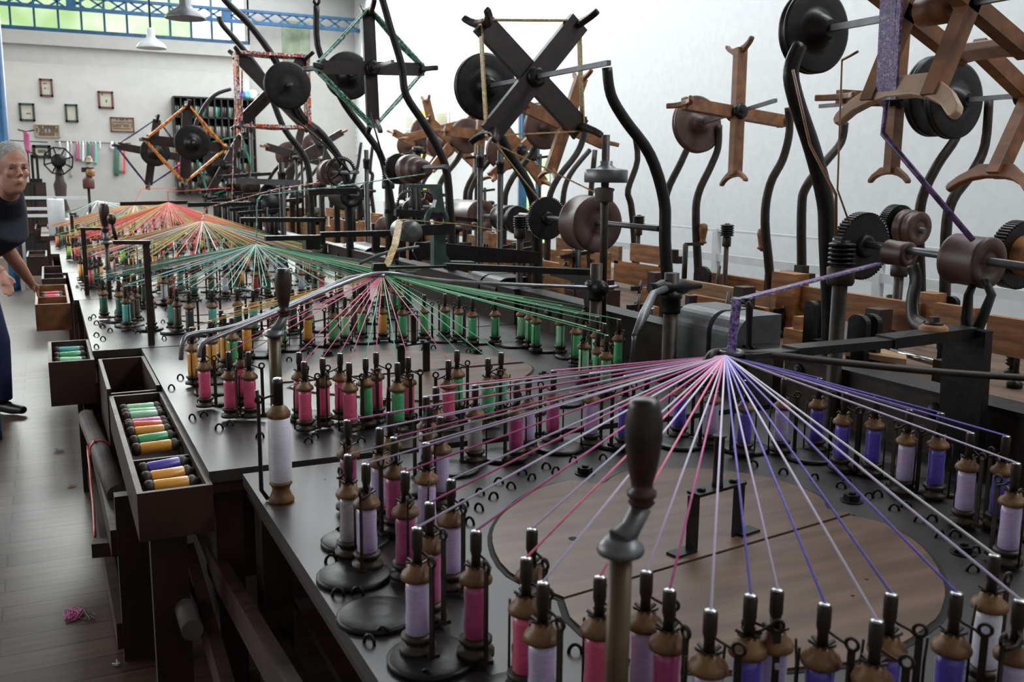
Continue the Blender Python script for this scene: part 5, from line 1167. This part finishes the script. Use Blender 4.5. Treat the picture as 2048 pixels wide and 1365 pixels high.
a = P(845, 245, x=XR - .3); tag(obj('yellow_sign', MB().lathe((XR - .3, a.y, a.z - .2), -X, [(.4, 0), (.4, .02)], 24).box((XR - .3, a.y - .03, 0), (XR - .26, a.y + .03, a.z - .2)), mat('yellow_paint', 'e8d83c', 'f0e456', .6)), 'round yellow sign behind the tan reels', 'sign')

# ---------------------------------------------------------------- the man
SKIN = mat('skin', 'a87460', 'bc8a74', .55, 0, 12); SHIRT = mat('navy_shirt', '10131c', '181c28', .85); TROU = mat('navy_trousers', '141a3c', '1c2450', .8); SHOE = mat('black_leather', '0c0c0e', '1a1a1c', .35); HAIR = mat('grey_cropped_hair', '86827c', 'aca8a2', .9, 0, 60)
def remesh_obj(name, mb, m, parent, vox=.009, sm=3):
    o = obj(name, mb, m, parent)
    r = o.modifiers.new('remesh', 'REMESH'); r.mode = 'VOXEL'; r.voxel_size = vox; r.use_smooth_shade = True
    s = o.modifiers.new('smooth', 'SMOOTH'); s.iterations = sm; s.factor = .6
    return o
foot = P(20, 826, z=0)
hd = P(23, 338, y=6.3)           # centre of the head
sh_y = 6.45
man = thing('person', 'man with cropped grey hair in a navy polo shirt reaching into a tray', 'person', (foot.x - .1, foot.y, 0))
toC = (CAM - hd); toC.z = 0; toC.normalize(); fd = (toC * .94 + V((.34, 0, 0)).normalized() * .34).normalized(); sd = fd.cross(Z)  # face direction, side
if sd.dot(right) < 0: sd = -sd
def el(mb, c, ax3, n=14, m=20):
    vs = []; fs = []
    for i_ in range(n + 1):
        th = PI * i_ / n
        for j_ in range(m):
            ph = 2 * PI * j_ / m
            vs.append(c + ax3[0] * (math.sin(th) * math.cos(ph)) + ax3[1] * (math.sin(th) * math.sin(ph)) + ax3[2] * math.cos(th))
    for i_ in range(n):
        for j_ in range(m): fs.append((i_ * m + j_, i_ * m + (j_ + 1) % m, (i_ + 1) * m + (j_ + 1) % m, (i_ + 1) * m + j_))
    mb.add(vs, fs, True); return mb
body = MB()
HS = 1.12
el(body, hd + Z * .035 * HS, (sd * .077 * HS, fd * .098 * HS, Z * .10 * HS))
el(body, hd - Z * .035 * HS + fd * .016, (sd * .064 * HS, fd * .078 * HS, Z * .10 * HS))
el(body, hd - Z * .098 * HS + fd * .045, (sd * .036 * HS, fd * .035 * HS, Z * .03 * HS))  # chin
# brow, nose, cheeks, lips, ears
body.tube([hd + fd * .086 * HS + Z * .022 - sd * .045, hd + fd * .097 * HS + Z * .026, hd + fd * .086 * HS + Z * .022 + sd * .045], [.010, .011, .010], 8)
body.tube([hd + fd * .100 * HS + Z * .01, hd + fd * .116 * HS - Z * .022, hd + fd * .120 * HS - Z * .034], [.009, .013, .016], 10)
el(body, hd + fd * .108 * HS - Z * .037, (sd * .02, fd * .012, Z * .009))
for s in (-1, 1):
    el(body, hd + fd * .072 * HS - Z * .025 + sd * s * .038 * HS, (sd * .024, fd * .022, Z * .024))
    el(body, hd + sd * s * .080 * HS - fd * .005 - Z * .005, (sd * .01, fd * .02, Z * .033))
body.tube([hd + fd * .088 * HS - Z * .066 - sd * .025, hd + fd * .099 * HS - Z * .065, hd + fd * .088 * HS - Z * .066 + sd * .025], [.005, .008, .005], 8)
body.tube([hd + fd * .086 * HS - Z * .077 - sd * .02, hd + fd * .096 * HS - Z * .077, hd + fd * .086 * HS - Z * .077 + sd * .02], [.005, .008, .005], 8)
chest = V((hd.x - .10, 6.62, 1.33)); neckb = V((hd.x - .03, 6.45, 1.46))
body.tube([hd - Z * .06 - fd * .02, neckb, chest], [.062, .064, .10], 14)
# arm reaching to the tray (nearer to the machines)
shR = V((P(-8, 410, y=6.66).x, 6.66, 1.36)); elR = P(14, 500, y=6.75); wrR = P(62, 566, y=7.1); 
body.tube([chest, shR, P(2, 440, y=6.68), elR, elR * .45 + wrR * .55, wrR], [.08, .062, .054, .048, .042, .028], 14)
hdir = (wrR - elR).normalized(); palm = wrR + hdir * .045
body.tube([wrR, palm, palm + hdir * .035], [.027, .036, .034], 12, flat=.5)
s2 = hdir.cross(V((0, 1, 0))).normalized(); s3 = Y
for k, (o_, L_) in enumerate(((-.027, .065), (-.009, .078), (.009, .074), (.026, .056))):
    b0 = palm + hdir * .03 + s3 * o_; body.tube([b0, b0 + hdir * L_ * .5 + s2 * .004, b0 + hdir * L_ * .8 - Z * .016, b0 + hdir * L_ * .95 - Z * .035], [.0095, .009, .008, .007], 8)
body.tube([wrR + s3 * -.02 + hdir * .02, wrR + hdir * .05 - s3 * .045 - Z * .01, wrR + hdir * .075 - s3 * .05 - Z * .025], [.011, .010, .008], 8)
# other arm hanging, hand open
wrL = P(5, 545, y=6.5); elL = V((wrL.x - .16, 6.62, 1.08)); shL = V((hd.x - .34, 6.68, 1.36))
body.tube([chest, shL, elL, wrL], [.08, .062, .046, .027], 14)
dL = (P(18, 585, y=6.45) - wrL).normalized()
body.tube([wrL, wrL + dL * .05, wrL + dL * .085], [.027, .036, .033], 12, flat=.5)
for o_, L_ in ((-.027, .06), (-.009, .075), (.009, .07), (.026, .052)):
    b0 = wrL + dL * .08 + X * o_; body.tube([b0, b0 + dL * L_ * .55 - Y * .01, b0 + dL * L_ - Y * .028], [.0095, .0088, .0075], 8)
body.tube([wrL + dL * .025 + X * .02, wrL + dL * .05 + X * .045, wrL + dL * .075 + X * .05 - Y * .01], [.011, .010, .008], 8)
# legs and trunk under the clothes, all one surface
hip = V((foot.x - .22, 6.88, .92))
body.tube([chest, V((hip.x + .06, 6.78, 1.15)), hip], [.13, .13, .13], 14)
ank1 = V((foot.x - .05, foot.y, .09)); ank2 = V((foot.x - .38, foot.y + .12, .09))
for an, s in ((ank1, 1), (ank2, -1)):
    body.tube([hip + X * .08 * s, V((an.x + .0, (hip.y + an.y) / 2, .48)), an], [.09, .06, .04], 12)
    body.tube([an, an + V((.02, -.02, -.04)), an + V((.06, -.05, -.06))], [.035, .03, .02], 10)
bo = remesh_obj('body', body, SKIN, man, .0075, 3)
# eyes, brows
for s in (-1, 1):
    ec = hd + fd * .089 * HS + Z * .006 + sd * s * .033 * HS
    e_ = obj('eye', el(MB(), ec, (sd * .013, fd * .009, Z * .0075), 8, 12), mat('eye_%d' % (s + 1), '4a4038', '5a5048', .3), man)
    obj('eyebrow', MB().tube([ec + Z * .02 - sd * .018 + fd * .012, ec + Z * .025 + fd * .018, ec + Z * .02 + sd * .018 + fd * .010], [.003, .004, .003], 6), HAIR, man)
hr = MB(); el(hr, hd + Z * .052 * HS - fd * .010, (sd * .081 * HS, fd * .098 * HS, Z * .092 * HS), 16, 24)
ho = obj('hair', hr, HAIR, man)
# shirt, collar, trousers, shoes, belt
s = MB().tube([neckb - Z * .0, chest + Z * .06, chest - Z * .06, V((hip.x + .08, 6.76, 1.14)), hip + Z * .02], [.085, .165, .19, .175, .17], 20)
s.tube([chest + Z * .03, shR, P(2, 440, y=6.68), P(8, 480, y=6.72)], [.12, .085, .078, .072], 16)
s.tube([chest + Z * .03, shL, elL + Z * .09], [.12, .085, .075], 16)
remesh_obj('polo_shirt', s, SHIRT, man, .012, 3)
obj('collar', MB().ring(neckb + Z * .02, Z * 1 + Y * .3, .07, .016, 20, 8), SHIRT, man)
tr_ = MB().tube([hip + Z * .04, hip - Z * .1], [.165, .16], 20)
for an, sgn in ((ank1, 1), (ank2, -1)): tr_.tube([hip + X * .08 * sgn - Z * .03, V((an.x, (hip.y + an.y) / 2, .48)), an + Z * .0], [.115, .09, .075], 16)
remesh_obj('trousers', tr_, TROU, man, .012, 3)
for an in (ank1, ank2):
    sh = MB().tube([an + V((-.06, .07, -.045)), an + V((0, .0, -.035)), an + V((.07, -.06, -.05)), an + V((.14, -.12, -.055))], [.042, .052, .046, .03], 14, flat=.8)
    remesh_obj('shoe', sh, SHOE, man, .008, 2)
